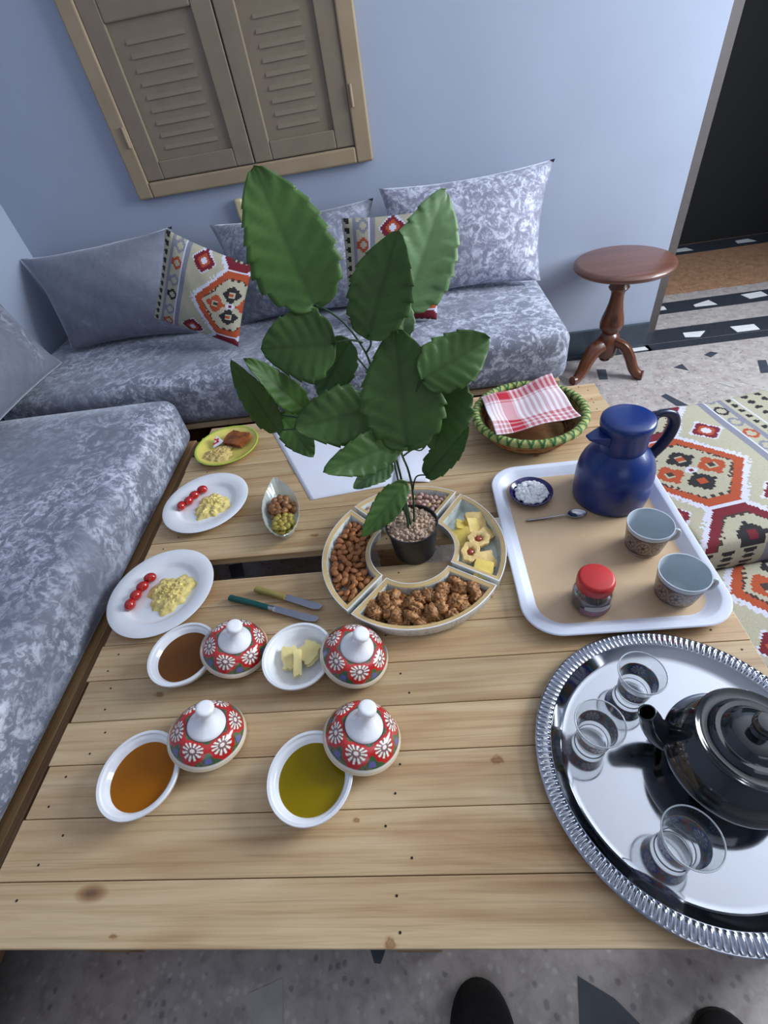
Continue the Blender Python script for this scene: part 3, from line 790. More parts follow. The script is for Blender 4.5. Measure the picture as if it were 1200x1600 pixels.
def slab(name, loc, d, rot, mat, label, cat, amp=.15, seed=1., group=None, n=9):
    """irregular soft block: butter slice, biscuit, cheese piece"""
    bm = bmesh.new(); bmesh.ops.create_cube(bm, size=2.); bmesh.ops.subdivide_edges(bm, edges=bm.edges[:], cuts=n, use_grid_fill=True)
    vs = []
    for v in bm.verts:
        c = v.co; q = Vector((max(-.8, min(.8, c.x)), max(-.8, min(.8, c.y)), max(-.6, min(.6, c.z)))); dv = c-q
        if dv.length > 0: c = q+Vector((dv.x/.2, dv.y/.2, dv.z/.4)).normalized()*Vector((dv.x, dv.y, dv.z)).length*.62
        k = 1+amp*(math.sin(c.x*3+seed)*math.cos(c.y*4+seed*2)+.5*math.sin(c.x*9+c.y*7+seed*5))
        vs.append(Vector((c.x*d[0]/2*k, c.y*d[1]/2*(2-k), c.z*d[2]/2*k)))
    bm.verts.index_update(); fs = [[v.index for v in f.verts] for f in bm.faces]; bm.free()
    o = G().add(vs, fs).build(name, mat, None, loc, rot=rot, angle=55)
    return tag(o, label, cat, group)
slab('butter_slice', (-.308, .452, TT+.019), (.030, .046, .013), (.1, .12, .2), m_butter, 'curled slice of butter on the left of the dish', 'butter', .12, 1.)
slab('butter_slice', (-.270, .461, TT+.020), (.044, .046, .012), (-.1, -.15, -.5), m_butter, 'broad pale slice of butter at the back of the dish', 'butter', .15, 2.2)
slab('butter_slice', (-.288, .436, TT+.027), (.016, .052, .014), (.15, .3, .15), m_butter, 'narrow upright strip of butter in the middle of the dish', 'butter', .08, 3.7)

# ------------------------------------------------------------------ plates with eggs and tomatoes
PP = [(0, .003), (.070, .003), (.073, 0), (.080, .0), (.086, .006), (.100, .0105), (.124, .0165), (.1265, .0185), (.1245, .0198), (.104, .0168), (.092, .0150), (.086, .0125), (.0815, .0072), (.078, .0056), (.07, .0052), (0, .005)]
plate0 = None
def crumble(name, loc, rx, ry, h, mat, label, cat, seed, rot=0., n=46):
    def prof(a): return 1+.12*math.sin(3*a+seed)+.07*math.sin(7*a+seed*2)+.05*math.sin(13*a+seed*3)
    def fn(i, j):
        a = 2*math.pi*i; r = j; R = prof(a)
        x, y = rx*r*R*math.cos(a), ry*r*R*math.sin(a)
        nz = .5+.5*math.sin(x*190+seed)*math.cos(y*170+seed*2); n2 = hsh(round(x*260), round(y*260), seed)
        z = h*((1-r**3)*(.45+.35*nz+.45*n2*min(1, (1-r)*5)))+.0006
        return Vector((x, y, z if r < .999 else -.0003))
    g = G(); g.grid(fn, n*2, n//2, cu=True)
    return tag(g.build(name, mat, None, loc, rot=(0, 0, rot), angle=50), label, cat)
for i, (x, y, lab, lab2, toms, eg) in enumerate(((-.653, .649, 'white dinner plate with scrambled egg nearest the syrup dish', 'scrambled egg mound on the nearer white plate', [(-.697, .691), (-.707, .666), (-.714, .641), (-.718, .616)], (-.633, .648)),
                                      (-.629, .952, 'white dinner plate with scrambled egg farther back, beside the glass boat dish', 'scrambled egg mound on the farther white plate', [(-.655, 1.005), (-.673, .984), (-.683, .962), (-.699, .944)], (-.612, .942)))):
    p = G().lathe(PP, 80).build('dinner_plate', m_china, None, (x, y, TT+.0003), angle=50)
    if i: p.scale = (.965, .965, 1)
    tag(p, lab, 'plate')
    crumble('scrambled_egg', (eg[0], eg[1], TT+.0056), .056 if i == 0 else .050, .054 if i == 0 else .050, .013, m_egg, lab2, 'egg', 1.3+i*2, .5)
    for k, (tx, ty) in enumerate(toms):
        o = tag(G().ball((0, 0, 0), (.0155, .0122, .0118), nu=18, nv=12).build('cherry_tomato', m_tomato, None, (tx, ty, TT+.0178), rot=(0, 0, .4+k*.4), angle=180),
                'cherry tomato on the %s egg plate, %s in its row' % (('nearer', 'farther')[i], ('farthest from the viewer', 'second farthest', 'second nearest', 'nearest the viewer')[k]), 'tomato', 'cherry tomatoes on the egg plates')
# yellow plate
yp = thing('side_plate', 'yellow and lime plate at the far corner of the table', 'plate', (-.634, 1.216, TT+.0003))
G().lathe([(0, .003), (.058, .003), (.06, 0), (.066, 0), (.085, .009), (.099, .016), (.0985, .0185), (.084, .0125), (.065, .005), (0, .0048)], 64).build('plate_body', m_yellow, yp, angle=60)
G().lathe([(.0975, .0145), (.1035, .0165), (.1045, .019), (.1025, .0205), (.0975, .0190), (.0965, .0175)], 64).build('rim', m_green, yp, angle=60)
slab('fried_pastry', (-.604, 1.240, TT+.019), (.084, .060, .018), (.12, -.05, -.45), m_fried, 'browned fried pastry square on the yellow plate', 'pastry', .08, 1.4)
crumble('chickpea_spread', (-.660, 1.180, TT+.0075), .054, .044, .011, m_spread, 'smooth beige spread heaped on the yellow plate', 'spread', 5.1, .3)
cw = thing('cheese_wedge', 'foil-wrapped cheese triangle with red print on the yellow plate', 'cheese', (-.672, 1.243, TT+.010), (math.radians(28), math.radians(-6), .35))
G().prism([(-.020, -.016), (.022, -.012), (.004, .024)], 0, .013).build('foil', m_foil, cw, smooth=False, bevel=.002)
g = G()
for (x, y, l, a) in ((-.004, -.004, .022, .1), (.004, .003, .014, .9), (-.002, .008, .010, -.6)): g.box((x, y, .0133), (l, .0048, .0006), a)
g.build('red_print', m_redprint, cw, smooth=False)

# ------------------------------------------------------------------ glass boat dish with dried fruit
bd = thing('glass_boat_dish', 'pressed glass boat-shaped dish of dried fruit', 'dish', (-.392, .872, TT+.0004), (0, 0, math.radians(-74)))
def boat(i, j):
    a = 2*math.pi*i
    prof = [(0., .004), (.45, .004), (.62, .002), (.70, 0), (.76, .004), (.88, .020), (1.0, .036), (.985, .038), (.93, .034), (.82, .018), (.70, .008), (.4, .007), (0., .007)]
    r, z = prof[round(j*(len(prof)-1))]
    ca_, sa_ = math.cos(a), math.sin(a)
    rib = 1+.012*math.cos(a*22)*min(1, r*r)
    x = .118*r*math.copysign(abs(ca_)**1.0, ca_)*rib; y = .049*r*sa_*(1-.35*abs(ca_)**3)*rib
    return Vector((x, y, z+.014*abs(ca_)**6*max(0, r-.6)/.4))
g = G(); g.grid(boat, 66, 13, cu=True)
g.build('glass_body', m_frost, bd, angle=60)
m_date = plain('dried_date', S(136, 88, 44), .4, coat=.2, var=.2, vs=120., bumpy=.5)
m_olive = plain('golden_raisin', S(166, 146, 58), .4, coat=.2, var=.2, vs=120., bumpy=.5)
def wrinkle(sd): return lambda d: 1+.10*math.sin(9*d.x+sd)*math.sin(8*d.y+sd*2)+.06*math.sin(14*d.z+sd)
def fruits(name, mat, pts, r, label, cat, group):
    ms = []
    for k in range(4):
        ms.append(G().ball((0, 0, 0), r, nu=12, nv=8, fn=wrinkle(k*1.7)))
    src = []
    for k, p in enumerate(pts):
        rot = (random.uniform(-.5, .5), random.uniform(-.5, .5), random.uniform(0, 6))
        if k < 4: o = ms[k].build(name, mat, None, p, rot=rot, angle=180); src.append(o)
        else:
            o = bpy.data.objects.new(name, src[k % 4].data); COL.objects.link(o); o.location = p; o.rotation_euler = rot
        tag(o, label, cat, group)
def in_boat(lx, ly, z):
    a = math.radians(-74); return (-.392+lx*math.cos(a)-ly*math.sin(a), .872+lx*math.sin(a)+ly*math.cos(a), TT+z)
def spread_pts(n, rx, ry, cx, cy, dmin, z0, layers=2, dz=.010, tries=4000):
    out = []
    for l in range(layers):
        lay = []
        for _ in range(tries):
            if len(lay) >= n//layers: break
            x, y = random.uniform(-1, 1), random.uniform(-1, 1)
            k = 1-.28*l
            if x*x+y*y > k*k: continue
            p = (cx+x*rx, cy+y*ry)
            if all((p[0]-q[0])**2+(p[1]-q[1])**2 > dmin*dmin for q in lay): lay.append(p)
        out += [(p[0], p[1], z0+l*dz) for p in lay]
    return out
fruits('dried_fruit', m_date, [in_boat(*p) for p in spread_pts(30, .040, .034, -.022, 0, .0140, .017, 2, .012)], (.0125, .0095, .0082), 'brown dried fruit in the far half of the glass boat dish', 'dried fruit', 'brown dried fruit in the boat dish')
fruits('golden_raisin', m_olive, [in_boat(*p) for p in spread_pts(32, .036, .032, .042, 0, .0120, .016, 2, .011)], (.0105, .0080, .0068), 'golden raisin in the near half of the glass boat dish', 'raisin', 'golden raisins in the boat dish')

# ------------------------------------------------------------------ knives, paper
def knife(p0, p1, mat, label, z, collar):
    a = math.atan2(p1[1]-p0[1], p1[0]-p0[0]); Ln = math.hypot(p1[0]-p0[0], p1[1]-p0[1])
    t = thing('table_knife', label, 'knife', (p0[0], p0[1], TT+z), (0, 0, a))
    h = Ln*.46
    G().tube(smoothpath([(0, 0, .008), (h*.1, 0, .008), (h*.5, .001, .008), (h*.85, 0, .008), (h, 0, .008)], 4), [(.004, .006)]+[(.0075, .0095)]*3+[(.007, .009)]*4+[(.0065, .0085)]*4+[(.0065, .0075)]*5, 12).build('handle', mat, t, angle=60)
    if collar: G().tube([(h-.001, 0, .008), (h+.013, 0, .008)], .0062, 12).build('collar', m_steel, t)
    poly = [(h, -.006), (Ln*.90, -.0085), (Ln*.98, -.004), (Ln, .004), (Ln*.97, .0085), (h, .0085)]
    G().prism(poly, .0072, .0088).build('blade', m_steel, t, smooth=False)
knife((-.478, .619), (-.262, .541), m_tealp, 'table knife with teal handle lying in front', .0005, True)
knife((-.420, .638), (-.258, .572), m_olivep, 'table knife with olive-yellow handle half under the teal one', .0002, False)
pa = G()
def paper(i, j):
    P4 = [Vector((-.530, 1.348)), Vector((-.327, .932)), Vector((-.055, .965)), Vector((-.14, 1.345))]
    p = P4[0].lerp(P4[1], i).lerp(P4[3].lerp(P4[2], i), j)
    return Vector((p.x+.28, p.y-1.14, .0008+.0015*max(0, math.sin(i*3.1+j*2.2))*j))
pa.grid(paper, 24, 24)
tag(pa.build('paper_sheet', m_paper, None, (-.28, 1.14, TT), angle=180, solid=.0005), 'white paper sheet under the plant leaves at the back of the table', 'paper')
pa = G(); pa.grid(lambda i, j: Vector((lerp(-.05, .05, i), lerp(-.12, .12, j), .0035+.003*math.sin(i*4))), 8, 12)
tag(pa.build('paper_napkin', m_paper, None, (-.035, 1.08, TT), rot=(0, 0, -.1), angle=180, solid=.0005), 'folded white paper napkin behind the plant stems', 'napkin')

# ------------------------------------------------------------------ sectioned nut dish: four separate ring-segment dishes
def section_mat():
    m, nt, b = new_mat('celadon_glaze_with_sprigs')
    v = mapping(nt, (1, 1, 1))
    n = noise(nt, 95., 3, .6, 2.5, v)
    big = noise(nt, 34., 2, .5, 0, v)
    r = ramp(nt, n.outputs['Fac'], [(.555, S(222, 230, 226)), (.575, S(66, 74, 74)), (.60, S(90, 96, 90)), (.615, S(222, 230, 226))])
    msk = ramp(nt, big.outputs['Fac'], [(.50, (0, 0, 0, 1)), (.54, (1, 1, 1, 1))])
    c = mixc(nt, msk.outputs[0], S(224, 232, 230), r.outputs[0])
    L(nt, c, b.inputs['Base Color']); b.inputs['Roughness'].default_value = .2; b.inputs['Coat Weight'].default_value = .4
    return m
m_sect = section_mat()
m_tan = plain('gold_tan_glaze', S(206, 176, 122), .25, coat=.4, var=.04)
NC = Vector((-.052, .69)); NR0, NR1, NH = .094, .206, .041
def sector_poly(a0, a1, r0, r1, off, n=22):
    pts = []
    for r, rev in ((r1-off, False), (r0+off, True)):
        da = (off+.0045)/r; k = [lerp(a0+da, a1-da, i/n) for i in range(n+1)]
        if rev: k = k[::-1]
        pts += [(r*math.cos(a), r*math.sin(a)) for a in k]
    return pts
def section(d0, d1, shift, label):
    a0, a1 = math.radians(d0), math.radians(d1)
    t = thing('nut_dish', label, 'dish', (NC.x+shift[0], NC.y+shift[1], TT+.0004), group='ring-segment nut dishes')
    def ring(polys, mat, nm, capb=None, capt=None):
        n = len(polys[0][0]); vs = []; fs = []
        for p, z in polys: vs += [(x, y, z) for x, y in p]
        for k in range(len(polys)-1):
            for i in range(n): fs.append((k*n+i, k*n+(i+1) % n, (k+1)*n+(i+1) % n, (k+1)*n+i))
        # floors as strips between outer and inner arc
        m = n//2
        for kk in (capb, capt):
            if kk is None: continue
            for i in range(m-1): fs.append((kk*n+i, kk*n+i+1, kk*n+n-2-i, kk*n+n-1-i))
        return G().add(vs, fs).build(nm, mat, t, angle=40)
    sp = lambda o: sector_poly(a0, a1, NR0, NR1, o)
    ring([(sp(.012), 0), (sp(.004), .012), (sp(.001), NH-.004), (sp(.0005), NH-.001), (sp(.0115), NH-.003), (sp(.0120), NH-.008), (sp(.015), .008), (sp(.018), .005)], m_sect, 'dish_body', 0, 7)
    ring([(sp(.0012), NH-.0012), (sp(.0018), NH+.0008), (sp(.0105), NH-.0012), (sp(.0108), NH-.0032)], m_tan, 'gold_rim')
    ring([(sp(-.0002), NH-.0018), (sp(-.0002), NH+.0008), (sp(.0016), NH+.0012), (sp(.0016), NH-.0010)], m_china, 'white_edge')
    return t
section(54, 134, (0, .004), 'ring-segment dish of peanuts behind the plant pot')
section(134, 229, (-.002, 0), 'ring-segment dish of almonds on the left of the plant pot')
section(-131, -33, (0, -.002), 'ring-segment dish of walnuts in front of the plant pot')
section(-33, 54, (.002, 0), 'ring-segment dish of biscuits and cheese right of the plant pot')
def sect_pts(d0, d1, n, dmin, r0, r1, layers, z0, dz, shift=(0, 0)):
    out = []
    for l in range(layers):
        lay = []; m = .006*l
        for _ in range(6000):
            if len(lay) >= n[l]: break
            r = math.sqrt(random.uniform((r0+m)**2, (r1-m)**2)); e = math.degrees((.0145+m)/r)
            a = math.radians(random.uniform(d0+e, d1-e)); p = (NC.x+shift[0]+r*math.cos(a), NC.y+shift[1]+r*math.sin(a))
            if all((p[0]-q[0])**2+(p[1]-q[1])**2 > dmin*dmin for q in lay): lay.append(p)
        out += [(p[0], p[1], TT+z0+l*dz) for p in lay]
    return out
def nuts(name, mat, pts, meshes, label, cat, group, tiltr=.6):
    src = []
    for k, p in enumerate(pts):
        rot = (random.uniform(-tiltr, tiltr), random.uniform(-tiltr, tiltr), random.uniform(0, 6.28))
        if k < len(meshes): o = meshes[k].build(name, mat, None, p, rot=rot, angle=180); src.append(o)
        else:
            o = bpy.data.objects.new(name, src[k % len(src)].data); COL.objects.link(o); o.location = p; o.rotation_euler = rot
        tag(o, label, cat, group)
m_almond = plain('almond_skin', S(164, 104, 58), .5, var=.16, vs=90., bumpy=.3)
m_walnut = plain('walnut_kernel', S(164, 114, 66), .5, var=.34, vs=130., bumpy=.4)
m_peanut = plain('peanut_skin', S(206, 164, 152), .5, var=.12, vs=50.)
m_peanut2 = plain('blanched_nut', S(208, 178, 132), .5, var=.08, vs=50.)
def almond_fn(d): return 1+.0*d.x
def almond(k):
    g = G()
    g.ball((0, 0, 0), (.0112, .0074, .0050), nu=12, nv=8, fn=lambda d: 1-.22*max(0, d.x)*abs(d.y)*1.4+.03*math.sin(6*d.y+k))
    return g
nuts('almond', m_almond, sect_pts(134, 229, (60, 60, 50), .0122, .107, .195, 3, .0130, .0082), [almond(k) for k in range(4)], 'brown almond in the left nut dish', 'almond', 'almonds in the left nut dish', .55)
def walnut(k):
    sd = k*2.3+.7
    def fn(d):
        w_ = math.sin(11*d.x+3*math.sin(5*d.y+sd)+sd)*math.sin(9*d.y+2.5*math.sin(6*d.z+sd)+sd*2)
        groove = -.30*math.exp(-(d.y/.16)**2)
        return 1+.20*w_+.10*math.sin(17*d.x+13*d.z+sd)+groove
    return G().ball((0, 0, 0), (.0175, .0145, .0115), nu=28, nv=18, fn=fn)
nuts('walnut', m_walnut, sect_pts(-131, -33, (26, 26, 18), .0185, .114, .186, 3, .0175, .0100, (0, -.003)), [walnut(k) for k in range(6)], 'wrinkled walnut half in the front nut dish', 'walnut', 'walnuts in the front nut dish', .8)
pts_ = sect_pts(54, 134, (70, 66), .0112, .107, .195, 2, .0200, .0085, (0, .004))
def peanut(k): return G().ball((0, 0, 0), (.0078, .0058, .0056), nu=10, nv=8, fn=lambda d: 1-.10*math.exp(-(d.x/.3)**2)+.03*math.sin(5*d.y+k))
nuts('peanut', m_peanut, [p for i, p in enumerate(pts_) if i % 5], [peanut(k) for k in range(3)], 'pinkish skinned peanut in the back nut dish', 'peanut', 'peanuts in the back nut dish')
nuts('blanched_peanut', m_peanut2, [p for i, p in enumerate(pts_) if i % 5 == 0], [peanut(k) for k in range(3)], 'pale blanched peanut in the back nut dish', 'peanut', 'pale peanuts in the back nut dish')
m_cheese = plain('yellow_cheese', S(228, 200, 98), .4, var=.05, vs=60., bumpy=.1, sub=.1)
m_bisc = plain('golden_biscuit', S(222, 190, 124), .6, var=.1, vs=80., bumpy=.3)
m_jam = plain('red_jam', S(150, 50, 22), .2, coat=.5)
for k, (x, y, z, d, rot, mt, lab) in enumerate((
    (.068, .718, .024, (.036, .040, .016), (.35, -.1, .25), m_cheese, 'square yellow biscuit at the inner front of its pile'),
    (.074, .750, .026, (.036, .034, .014), (-.3, .4, -.2), m_cheese, 'yellow sesame biscuit standing at the back of the dish'),
    (.094, .748, .024, (.026, .040, .014), (.5, .5, .4), m_cheese, 'folded yellow biscuit between two others'),
    (.104, .770, .022, (.040, .038, .013), (.45, .2, .1), m_bisc, 'round golden biscuit farthest from the viewer'),
    (.122, .728, .020, (.036, .028, .012), (.3, .4, .9), m_bisc, 'pale ribbed biscuit against the outer wall'),
    (.100, .622, .026, (.034, .036, .013), (.25, .2, -.25), m_cheese, 'yellow biscuit square nearest the viewer'),
    (.108, .652, .020, (.036, .034, .013), (.4, .1, .3), m_bisc, 'pale cracker leaning behind the nearest biscuit'))):
    slab('biscuit', (x-.002, y, TT+z+.004), tuple(q*1.18 for q in d), rot, mt, lab, 'biscuit', .06, 1+k*1.3, 'biscuits in the right nut dish', 7)
for k, (x, y, z, rz, lab) in enumerate(((.098, .706, .024, .3, 'scalloped jam-filled biscuit in the middle of the dish'), (.076, .672, .022, 1.2, 'jam-filled biscuit beside the inner wall'))):
    t = thing('jam_biscuit', lab, 'biscuit', (x, y, TT+z+.008), (.25, .15-.3*k, rz), 'biscuits in the right nut dish')
    def fn(i, j):
        a = 2*math.pi*i; prof = [(0, 0), (.6, -.002), (.95, .0), (1.0, .006), (.93, .011), (.6, .012), (.42, .010), (.34, .006), (0, .006)]
        r, z_ = prof[round(j*8)]; r *= .0250*(1+.07*math.cos(7*a))
        return Vector((r*math.cos(a)*1.1, r*math.sin(a)*.85, z_))
    g = G(); g.grid(fn, 42, 9, cu=True); g.build('dough', m_bisc, t, angle=60)
    G().ball((0, 0, .0075), (.0085, .007, .0035), nu=14, nv=8).build('jam', m_jam, t, angle=180)

# ------------------------------------------------------------------ plant
m_pot = plain('black_plastic_pot', S(30, 32, 34), .4, var=.05)
m_gravel = plain('beige_gravel', S(186, 160, 138), .8, var=.22, vs=60.)
def leaf_mat():
    m, nt, b = new_mat('green_leaf')
    a = N(nt, 'ShaderNodeAttribute'); a.attribute_name = 'Col'
    n = noise(nt, 30., 3, vec=mapping(nt)); r = ramp(nt, n.outputs['Fac'], [(.3, (.82, .82, .82, 1)), (.7, (1.06, 1.06, 1.06, 1))])
    c = mixc(nt, 1., a.outputs['Color'], r.outputs[0], 'MULTIPLY')
    L(nt, c, b.inputs['Base Color']); b.inputs['Roughness'].default_value = .5
    tr = N(nt, 'ShaderNodeBsdfTranslucent'); L(nt, c, tr.inputs['Color'])
    mx = N(nt, 'ShaderNodeMixShader'); mx.inputs[0].default_value = .30
    out = [x for x in nt.nodes if x.type == 'OUTPUT_MATERIAL'][0]
    L(nt, b.outputs[0], mx.inputs[1]); L(nt, tr.outputs[0], mx.inputs[2]); L(nt, mx.outputs[0], out.inputs[0])
    return m
m_leaf = leaf_mat()
m_stem = plain('green_stem', S(44, 70, 40), .5, var=.1)
PB = Vector((-.047, .722, TT+.0004))
pt_ = thing('potted_plant', 'tall potted plant with big serrated green leaves in the nut dish ring', 'plant', PB)
G().lathe([(0, 0), (.046, 0), (.048, .003), (.055, .070), (.0575, .084), (.0595, .085), (.0600, .092), (.0575, .0925), (.0555, .084), (.053, .075), (0, .072)], 56).build('pot', m_pot, pt_, angle=40)
g = G()
for k in range(330):
    r = .054*math.sqrt(random.random()); a = random.uniform(0, 6.283); s = random.uniform(.0028, .0050)
    g.ball((r*math.cos(a), r*math.sin(a), .0845+.006*(1-(r/.054)**2)+random.uniform(-.002, .0025)), (s*random.uniform(.9, 1.4), s, s*.8), Euler((random.random()*3, random.random()*3, random.random()*3)).to_matrix(), 6, 4)
g.lathe([(.0556, .083), (.03, .088), (0, .089)], 30)
gv = g.build('gravel', m_gravel, pt_, smooth=False); gv['kind'] = 'stuff'
STEMS = [
 [(-.049,.720,.437),(-.055,.720,.583),(-.062,.720,.672),(-.065,.725,.754),(-.074,.730,.800),(-.082,.730,.848),(-.103,.735,.892),(-.128,.740,.919),(-.149,.740,.933)],
 [(-.082,.730,.848),(-.071,.725,.865),(-.071,.720,.882)], [(-.084,.730,.867),(-.102,.725,.876),(-.131,.720,.877)], [(-.074,.730,.800),(-.099,.750,.831),(-.111,.760,.857)],
 [(-.041,.725,.437),(-.035,.725,.531),(-.038,.720,.597),(-.045,.700,.673),(-.021,.700,.750),(.000,.700,.797),(.008,.700,.806)],
 [(-.035,.725,.534),(-.024,.720,.578),(-.001,.720,.580)], [(-.043,.710,.643),(-.024,.720,.648),(-.003,.730,.641),(.036,.740,.703),(.056,.740,.779)],
 [(-.053,.715,.437),(-.060,.715,.543),(-.062,.710,.609),(-.069,.700,.636)], [(-.062,.710,.609),(-.060,.700,.654),(-.047,.680,.700)],
 [(-.055,.710,.437),(-.050,.700,.538),(-.047,.680,.598)], [(-.043,.700,.672),(-.037,.680,.687),(-.031,.660,.703)], [(-.062,.720,.672),(-.075,.710,.724),(-.089,.700,.760)],
 [(-.075,.710,.724),(-.137,.710,.740),(-.200,.700,.775)], [(-.137,.710,.740),(-.207,.700,.738),(-.259,.690,.747)], [(-.205,.710,.749),(-.259,.740,.746)],
 [(-.065,.725,.754),(-.033,.750,.810),(-.019,.750,.855),(-.007,.780,.896)]]
for k, sp_ in enumerate(STEMS):
    P_ = smoothpath([Vector(p)-PB for p in sp_], 6); n_ = len(P_)
    r0 = .0026 if k in (0, 4, 7, 9) else .0018
    G().tube(P_, [lerp(r0, .0014, i/n_) for i in range(n_)], 8).build('stem', m_stem, pt_, angle=180)
LEAVES = [ # base, tip, width, normal, lightness, fold, bend, serrate
((-.149,.740,.933),(-.199,.800,1.109),.128,(.307,-.870,.386),1.0,.15,.10),
((-.071,.720,.882),(-.009,.770,1.010),.094,(-.101,-.910,.403),.85,.2,.12),
((-.007,.780,.896),(.071,.860,1.033),.106,(.371,-.879,.301),1.7,.3,.10),  # backlit leaf: the glow is put into its lightness
((-.019,.750,.855),(-.008,.760,.931),.032,(.622,-.783,.014),1.3,.6,.05),
((-.131,.720,.877),(-.242,.700,.892),.106,(.211,-.893,.398),.85,.15,.12),
((-.111,.760,.857),(-.183,.740,.771),.078,(-.279,-.857,.434),.95,.3,.1),
((-.200,.700,.775),(-.255,.660,.899),.048,(.785,-.599,.158),.95,.25,.12),
((-.259,.690,.747),(-.278,.660,.898),.048,(.323,-.935,-.147),.9,.25,.12),
((-.089,.700,.760),(-.213,.650,.774),.096,(.370,-.770,.520),.75,.15,.15),
((-.259,.740,.746),(-.212,.700,.671),.056,(.243,-.783,.572),1.05,.2,.12),
((-.031,.660,.703),(-.030,.745,.878),.134,(.037,-.899,.436),.9,.18,.08),
((.008,.700,.806),(.123,.745,.840),.090,(.119,-.779,.616),.9,.25,.12),
((.056,.740,.779),(.015,.680,.668),.098,(-.230,-.818,.528),.95,.25,.12),
((-.001,.720,.580),(.086,.740,.673),.054,(-.254,-.869,.425),.9,.2,.1),
((-.047,.680,.700),(-.172,.600,.713),.068,(.468,-.634,.615),.9,.3,.15),
((-.069,.700,.636),(-.143,.660,.619),.046,(.061,-.482,.874),1.3,.2,.12),
((-.047,.680,.598),(-.137,.600,.543),.052,(.270,-.735,.622),.95,.25,.2)]
def leaf(B, T, wd, nrm, li, fold, bend, k):
    B, T, nrm = Vector(B)-PB, Vector(T)-PB, Vector(nrm).normalized()
    ax = T-B; Ln = ax.length; ax.normalize(); side = ax.cross(nrm).normalized(); nrm = side.cross(ax).normalized()
    teeth = max(6, round(Ln/.021)); nr = teeth*6+1; nc = 15; pc = []
    asp = wd/Ln
    def fn(i, j):
        s = i; x = 2*j-1
        hw = (max(0, s)**.46)*(max(0, 1-s)**.80)/.437
        saw = 1-.12*((s*teeth) % 1)*(1 if .06 < s < .97 else .2)+.04*math.sin(k*3+s*9+x)
        x2 = x*hw*saw*wd/2*1.10
        # basal lobes hang a little behind the leaf stalk; teeth sweep forward
        along = s*Ln+Ln*.022*abs(x)**1.5*(((s*teeth) % 1) if .05 < s < .97 else 0)-.05*Ln*abs(x)**2*(1-s)**6
        vein = math.cos((s*6.5-abs(x)*1.25)*2*math.pi)
        up = fold*abs(x2)*.55-bend*Ln*(2*s-1)**2*.5*0-bend*Ln*s*s*.45+.0016*vein*abs(x)*min(1, 2*(1-abs(x))+.35)+.004*math.sin(s*7+k*2.1)*x
        dk = 1.0
        if abs(x) < .10: dk = .72
        elif vein < -.88 and abs(x) < .9: dk = .90
        base = (.086*li, .190*li, .036*li)
        if li > 1.2: base = (.120*li, .210*li, .085*li)
        pc.append((base[0]*dk, base[1]*dk, base[2]*dk, 1))
        return B+ax*along+side*x2+nrm*(up+bend*Ln*s*.25)
    g = G(); g.grid(fn, nr, nc)
    return g.build('leaf', m_leaf, pt_, angle=180, pcol=pc, solid=.0006)
for k, lf in enumerate(LEAVES): leaf(*lf, k)

# ------------------------------------------------------------------ bread basket with checked cloth
bk = thing('bread_basket', 'round coiled basket with green laced rim at the far right of the table', 'basket', (.303, 1.140, TT+.0004))
prof = []; pcr = []
out_ = []
for i in range(9):       # outside coils, bottom to top
    t_ = i/8; r = lerp(.112, .146, t_**.8); z = lerp(.006, .056, t_)
    for q in range(5):
        a = math.pi*(q/4)-math.pi/2; out_.append((r+.0045*math.cos(a), z+.0038*math.sin(a), i))
inn_ = [(r-.010, z+.004, i) for r, z, i in out_ if True][::-1]
prof = [(0, 0, 0), (.105, 0, 0)]+out_+inn_+[(.08, .008, 2), (0, .008, 1)]
seg = 120; g = G(); g.lathe([(p[0], p[1]) for p in prof], seg)
pc = []
cols = [S(176, 132, 80), S(154, 80, 48), S(190, 148, 90), S(104, 130, 58)]
for p in prof:
    for k in range(1 if p[0] < 1e-6 else seg):
        h_ = hsh(k//2, p[2]); pc.append(cols[(p[2]+(1 if h_ > .6 else 0)) % 3] if p[2] < 7 else cols[3 if (k//2) % 2 else 0])
m_basket = attr_mat('coiled_palm', .7, bumpy=.6, bs=260., noisy=.3)
g.build('coiled_body', m_basket, bk, pcol=pc, angle=180)
g = G(); pc = []; nu, nv = 420, 18
def rimfn(i, j):
    a = 2*math.pi*i; b = 2*math.pi*j; q = (a*34/(2*math.pi))+b/(2*math.pi)*1.0; q2 = (a*34/(2*math.pi))-b/(2*math.pi)*1.0
    lace = min(abs((q % 1)-.5), abs((q2 % 1)-.5)) < .12
    r = .0115+(.0014 if lace else 0)
    pc.append(S(52, 104, 44) if lace else S(176, 178, 104))
    return Vector(((.149+r*math.cos(b))*math.cos(a), (.149+r*math.cos(b))*math.sin(a), .062+r*.9*math.sin(b)))
g.grid(rimfn, nu, nv, True, True); g.build('laced_rim', m_basket, bk, pcol=pc, angle=180)
NCL = 84; g = G(); fc = []
CA, CB, CC, CD = Vector((.178, 1.222, .428)), Vector((.392, 1.272, .446)), Vector((.424, 1.075, .428)), Vector((.192, 1.030, .432))
def clothfn(i, j):
    p = CA.lerp(CB, i).lerp(CD.lerp(CC, i), j)
    d = Vector((p.x-.303, p.y-1.14)); r = d.length
    z = p.z-.014*math.exp(-(r/.09)**2)+.004*math.sin(i*9+j*3)+.003*math.sin(j*11-i*4)
    return Vector((p.x-.303, p.y-1.14, z-TT))
g.grid(clothfn, NCL+1, NCL+1)
